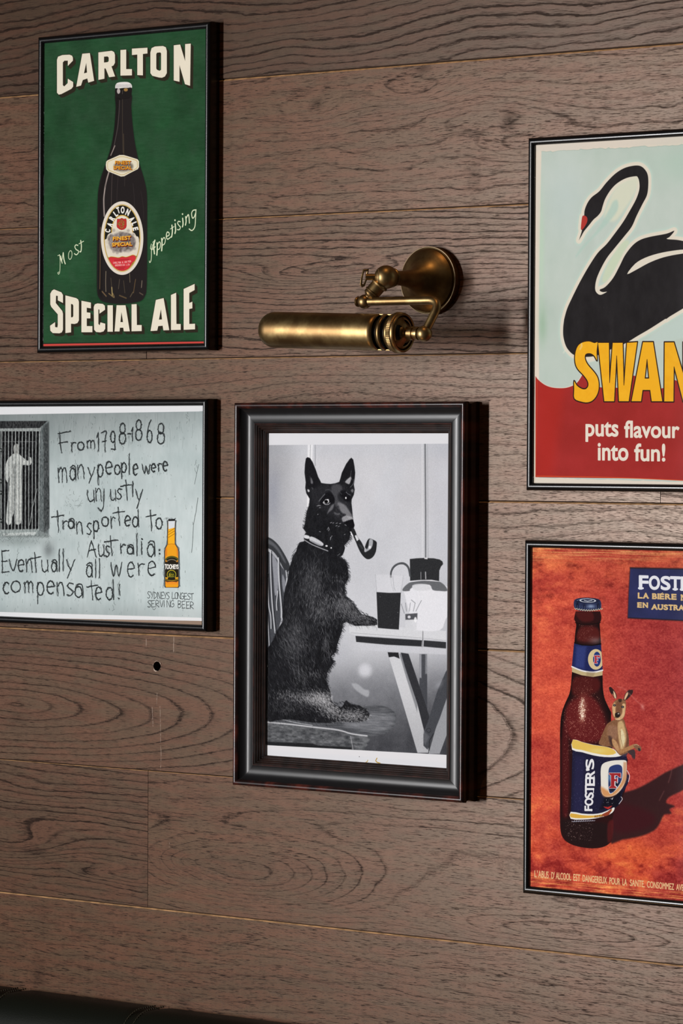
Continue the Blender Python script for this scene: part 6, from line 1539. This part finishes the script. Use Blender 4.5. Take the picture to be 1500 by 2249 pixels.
from_bm('thumb_screw', bm, M_BRASS, LT, 40)
# swivel barrel running down and forward to the small elbow ball
EB = Vector(loc(*LAMP_ELBOW))
d = (EB - bc); dl = d.length
lathe('swivel_barrel', [(0, .008), (.0095, .008), (.0112, .0112), (.0122, .0128), (.0112, .0146), (.0100, .0152), (.0100, dl * .60), (.0110, dl * .61), (.0110, dl * .645), (.0096, dl * .655), (.0100, dl * .70), (.0096, dl * .74),
                        (.0078, dl * .78), (.0060, dl * .82), (.0050, dl * .9), (0, dl * .95)], M_BRASS, LT, axis_mtx(bc, d), 48, 30)
bm = bmesh.new(); bmesh.ops.create_uvsphere(bm, u_segments=40, v_segments=26, radius=.0092); bm.transform(Matrix.Translation(EB))
from_bm('elbow_ball', bm, M_BRASS, LT, 60)
# arm: out along the wall to the right, then bending down to the shade
KN = Vector(loc(*LAMP_KNOB)); BD = Vector(loc(*LAMP_BEND))
ax = (BD - EB).normalized()
lathe('elbow_cap', [(0, .0085), (.0052, .0085), (.0064, .0094), (.0068, .0106), (.0062, .0120), (.0040, .0128), (0, .0130)], M_BRASS, LT, axis_mtx(EB, -ax), 32)
pts = []
A0 = EB + ax * .006; dn = (KN - BD).normalized(); r_ = .019
P1 = BD - ax * r_; P2 = BD + dn * r_
for i in range(8): pts.append(A0.lerp(P1, i / 8))
for i in range(17):
    t = i / 16; pts.append(P1 * (1 - t) ** 2 + BD * 2 * t * (1 - t) + P2 * t ** 2)
for i in range(1, 7): pts.append(P2.lerp(KN, i / 6))
tube('arm', pts, .0055, M_BRASS, LT, 28)
bm = bmesh.new(); bmesh.ops.create_uvsphere(bm, u_segments=40, v_segments=26, radius=.0102); bm.transform(Matrix.Translation(KN))
from_bm('knob_ball', bm, M_BRASS, LT, 60)
# shade: slotted tube with a domed end, knurled ring and pierced cap
SC = Vector(loc(*SHADE_R)); SL = Vector(loc(*SHADE_L)); sdir = (SL - SC).normalized(); SLEN = (SL - SC).length; SR = SHADE_RAD
MS = axis_mtx(SC, sdir)
# local frame: z along the shade from the capped end to the dome
bm = bmesh.new(); NS = 96
hs = [0, .0085, .0105, .0130, .0150, .0195, .0215, .0240, .0260]
# slot bands lie between hs[2]..hs[3]... cut out of the front over part of the circumference
band = [(0.0, .0063, False), (.0063, .0125, True), (.0125, .0190, False), (.0190, .0252, True), (.0252, .034, False)]
vert = Vector((0, 0, 1)); L3 = MS.to_3x3().inverted()
up_l = (L3 @ vert); up_a = math.atan2(up_l.y, up_l.x)
fr_l = (L3 @ Vector((.35, -1, 0))); fr_a = math.atan2(fr_l.y, fr_l.x)
def adiff(a, b_): return abs((a - b_ + math.pi) % (2 * math.pi) - math.pi)
def ring_v(r, h): return [bm.verts.new((r * math.cos(2 * math.pi * i / NS), r * math.sin(2 * math.pi * i / NS), h)) for i in range(NS)]
prev = ring_v(SR, 0); slots = []
for a, b_, sl in band:
    nx = ring_v(SR, b_)
    for i in range(NS):
        ang = 2 * math.pi * (i + .5) / NS; j = (i + 1) % NS
        if sl and adiff(ang, fr_a) < math.radians(74): continue
        bm.faces.new((prev[i], prev[j], nx[j], nx[i]))
    prev = nx
body_end = SLEN - SR * .92
for k in range(6):
    nx = ring_v(SR, .034 + (body_end - .034) * (k + 1) / 6)
    for i in range(NS): bm.faces.new((prev[i], prev[(i + 1) % NS], nx[(i + 1) % NS], nx[i]))
    prev = nx
for k in range(1, 13):
    t = k / 12 * math.pi / 2
    if k < 12:
        nx = ring_v(SR * math.cos(t) ** .85, body_end + SR * .92 * math.sin(t))
        for i in range(NS): bm.faces.new((prev[i], prev[(i + 1) % NS], nx[(i + 1) % NS], nx[i]))
        prev = nx
tip = bm.verts.new((0, 0, SLEN))
for i in range(NS): bm.faces.new((prev[i], prev[(i + 1) % NS], tip))
bm.transform(MS)
bmesh.ops.recalc_face_normals(bm, faces=bm.faces)
sh = from_bm('shade', bm, M_BRASS, LT, 40)
mod = sh.modifiers.new('thickness', 'SOLIDIFY'); mod.thickness = .0011; mod.offset = -1
# bright rolled lips of the two slots
for a, b_ in ((.0063, .0125), (.0190, .0252)):
    bm = bmesh.new(); lo, hi = fr_a - math.radians(74), fr_a + math.radians(74); loop = []
    n = 40
    for i in range(n + 1):
        t = lo + (hi - lo) * i / n; loop.append((t, a))
    for i in range(n + 1):
        t = hi - (hi - lo) * i / n; loop.append((t, b_))
    def pt(t, h, r): return MS @ Vector((r * math.cos(t), r * math.sin(t), h))
    m_ = len(loop); inn, out = [], []
    tm, hm_ = (lo + hi) / 2, (a + b_) / 2
    for t, h in loop:
        inn.append(bm.verts.new(pt(tm + (t - tm) * .995, hm_ + (h - hm_) * .80, SR - .0008))); out.append(bm.verts.new(pt(tm + (t - tm) * 1.006, hm_ + (h - hm_) * 1.12, SR + .00035)))
    for i in range(m_): bm.faces.new((inn[i], inn[(i + 1) % m_], out[(i + 1) % m_], out[i]))
    from_bm('slot_lip', bm, M_BRASS, LT, 60)
# lining seen through the slots
bm = bmesh.new(); bmesh.ops.create_cone(bm, cap_ends=True, segments=48, radius1=SR * .80, radius2=SR * .80, depth=.036); bm.transform(MS @ Matrix.Translation((0, 0, .020)))
from_bm('lamp_holder', bm, M_DARK, LT, 40)
# knurled ring
bm = bmesh.new(); NK = 150; prof = [(SR + .0003, .0012), (SR + .0020, .0008), (SR + .0023, -.0002), (SR + .0023, -.0052), (SR + .0018, -.0064)]
rings = []
for r, h in prof:
    kn = .0004 if -.0055 < h < .0005 else 0
    rings.append([bm.verts.new(((r + (kn if i % 2 else 0)) * math.cos(2 * math.pi * i / NK), (r + (kn if i % 2 else 0)) * math.sin(2 * math.pi * i / NK), h)) for i in range(NK)])
for a, b_ in zip(rings, rings[1:]):
    for i in range(NK): bm.faces.new((a[i], a[(i + 1) % NK], b_[(i + 1) % NK], b_[i]))
bm.transform(MS); from_bm('knurled_ring', bm, M_BRASS, LT, 20)
lathe('end_ring', [(SR + .0018, -.0062), (SR + .0020, -.0080), (SR + .0012, -.0096), (SR - .0002, -.0102), (SR - .0012, -.0098), (SR - .0018, -.0084), (SR - .0020, -.0030)], M_BRASS, LT, MS, 96, 40)
# pierced end cap: shallow dome with kidney slots
bm = bmesh.new(); NC = 96; radii = [SR - .0066, .62 * SR, .52 * SR, .40 * SR, .30 * SR, .14 * SR]
cap_h = [-.0040, -.0092, -.0100, -.0104, -.0106, -.0108]
RC = SR - .0036
hts = lambda r: -.0078 - .0085 * (1 - (r / RC) ** 2)
radii = [RC, .76 * SR, .70 * SR, .60 * SR, .50 * SR, .34 * SR, .20 * SR, .12 * SR]
prev = ring_v(radii[0] + .0003, hts(radii[0]) + .006); first = True; kk = 0
slotc = [fr_a, fr_a + math.radians(120), fr_a - math.radians(120)]
for ri, r in enumerate(radii):
    nx = [bm.verts.new((r * math.cos(2 * math.pi * i / NC), r * math.sin(2 * math.pi * i / NC), hts(r))) for i in range(NC)]
    for i in range(NC):
        ang = 2 * math.pi * (i + .5) / NC
        halfw = {2: 34, 3: 38, 4: 36}.get(ri, 0)
        if halfw and any(adiff(ang, c) < math.radians(halfw) for c in slotc): continue
        bm.faces.new((prev[i], prev[(i + 1) % NC], nx[(i + 1) % NC], nx[i]))
    prev = nx
bm.faces.new(prev)
bm.transform(MS); o = from_bm('end_cap', bm, M_BRASS, LT, 40)
mod = o.modifiers.new('thickness', 'SOLIDIFY'); mod.thickness = .0009; mod.offset = 0
for c in slotc:
    bm = bmesh.new(); lp = []
    r1, r2 = radii[1] , radii[4]; n = 14
    for i in range(n + 1):
        lp.append((c + math.radians(-40 + 80 * i / n), r1))
    for i in range(7): t = i / 6; lp.append((c + math.radians(40 + 6 * math.sin(math.pi * t)), r1 + (r2 - r1) * t))
    for i in range(n + 1): lp.append((c + math.radians(42 - 84 * i / n), r2))
    for i in range(7): t = i / 6; lp.append((c - math.radians(42 + 6 * math.sin(math.pi * t)), r2 + (r1 - r2) * t))
    rm_ = (r1 + r2) / 2; a_, b__ = [], []
    for t, r in lp:
        q = .93 if True else 1
        def pv(tt, rr, dh): return MS @ Vector((rr * math.cos(tt), rr * math.sin(tt), hts(rr) + dh))
        a_.append(bm.verts.new(pv(c + (t - c) * .965, rm_ + (r - rm_) * .72, .0008))); b__.append(bm.verts.new(pv(c + (t - c) * 1.03, rm_ + (r - rm_) * 1.12, -.0006)))
    for i in range(len(lp)): bm.faces.new((a_[i], a_[(i + 1) % len(lp)], b__[(i + 1) % len(lp)], b__[i]))
    from_bm('vent_lip', bm, M_RIM, LT, 60)
kd = (KN - SC); kl = kd.length
lathe('cap_spigot', [(0, .0085), (.0066, .0085), (.0086, .0150), (.0076, .0158), (.0076, .0212), (.0088, .0220), (.0088, .0258), (.0074, .0266), (.0074, .0290), (.0086, .0298), (.0084, .0335), (0, .0335)], M_BRASS, LT, axis_mtx(SC, kd), 40, 30)

# ------------------------------------------------------------------ leather bench at the foot of the wall
def leather():
    m, b = newmat('dark_green_leather'); nt = m.node_tree
    tc = nt.nodes.new('ShaderNodeTexCoord')
    n = noise(tc.outputs['Object'], 420, 3); b.inputs['Base Color'].default_value = (.0050, .0062, .0042, 1); b.inputs['Roughness'].default_value = .5; b.inputs['Specular IOR Level'].default_value = .12
    bn = nt.nodes.new('ShaderNodeBump'); bn.inputs['Strength'].default_value = .4; bn.inputs['Distance'].default_value = .0006
    nt.links.new(n.k, bn.inputs['Height']); nt.links.new(bn.outputs[0], b.inputs['Normal'])
    return m


M_LEATHER = leather(); M_THREAD = plain('olive_thread', (.035, .030, .014), .8)
ZT = BENCH_TOP
BX0, BX1 = -1.30, 1.30
BN = thing('banquette', 'dark leather bench back with a stitched top edge along the foot of the wall', 'bench', (0, -.07, ZT - .45))
seams = BENCH_SEAMS
edges_x = [BX0] + seams + [BX1]
for a, b_ in zip(edges_x, edges_x[1:]):
    bm = bmesh.new(); nx_ = max(40, int((b_ - a) / .006))
    prof = [(-.003, ZT - .45), (-.003, ZT - .006)] + [(-.003 - .006 * (1 - math.cos(t)), ZT - .006 + .006 * math.sin(t)) for t in [math.pi / 2 * i / 4 for i in range(1, 5)]] + \
           [(-.036, ZT + .0010)] + [(-.036 - .050 * math.sin(t), ZT + .0010 - .050 * (1 - math.cos(t))) for t in [math.pi / 2 * i / 10 for i in range(1, 11)]] + [(-.090, ZT - .25), (-.088, ZT - .45)]
    cols = []
    for i in range(nx_ + 1):
        x = a + (b_ - a) * i / nx_; e = min(x - a, b_ - x); dip = .0040 * math.exp(-(e / .012) ** 2)
        cy, cz = -.06, ZT - .06
        cols.append([bm.verts.new((x, yy - dip * (1 if yy < -.05 else 0), z_ - dip * (1 if z_ > ZT - .03 else 0)) ) for yy, z_ in prof])
    for i in range(nx_):
        for k in range(len(prof) - 1): bm.faces.new((cols[i][k], cols[i][k + 1], cols[i + 1][k + 1], cols[i + 1][k]))
    bm.faces.new(cols[0]); bm.faces.new(cols[-1][::-1])
    bm.transform(Matrix.Translation((0, .07, -(ZT - .45)))); from_bm('cushion_panel', bm, M_LEATHER, BN, 50)
for sx in seams[:]:
    bm = bmesh.new()
    for side in (-.0075, .0075):
        for k in range(26):
            s_ = .006 + k * .0046
            # walk over the top edge and down the front
            if s_ < .033: yy, zz_, t = -s_ - .003, ZT + .0006, (0, -1, 0)
            else:
                q = (s_ - .033) / .050
                if q > 1.5: break
                yy, zz_ = -.036 - .050 * math.sin(q), ZT + .0006 - .050 * (1 - math.cos(q)); t = (0, -math.cos(q), -math.sin(q))
            c0 = Vector((sx + side, yy, zz_)); tv = Vector(t); nv = Vector((1, 0, 0)).cross(tv).normalized(); nv = -nv if nv.z < 0 else nv
            for sgn in (0,):
                vs = []
                for du, dw, dh in ((-1, -1, 0), (1, -1, 0), (1, 1, 0), (-1, 1, 0)):
                    vs.append(bm.verts.new(c0 + tv * (.0015 * du) + Vector((.0004, 0, 0)) * dw + nv * -.0008))
                ws = [bm.verts.new(v.co + nv * .0014) for v in vs]
                bm.faces.new(ws)
                for i in range(4): bm.faces.new((vs[i], vs[(i + 1) % 4], ws[(i + 1) % 4], ws[i]))
    bm.transform(Matrix.Translation((0, .07, -(ZT - .45)))); o = from_bm('stitching', bm, M_THREAD, BN); o['kind'] = 'stuff'
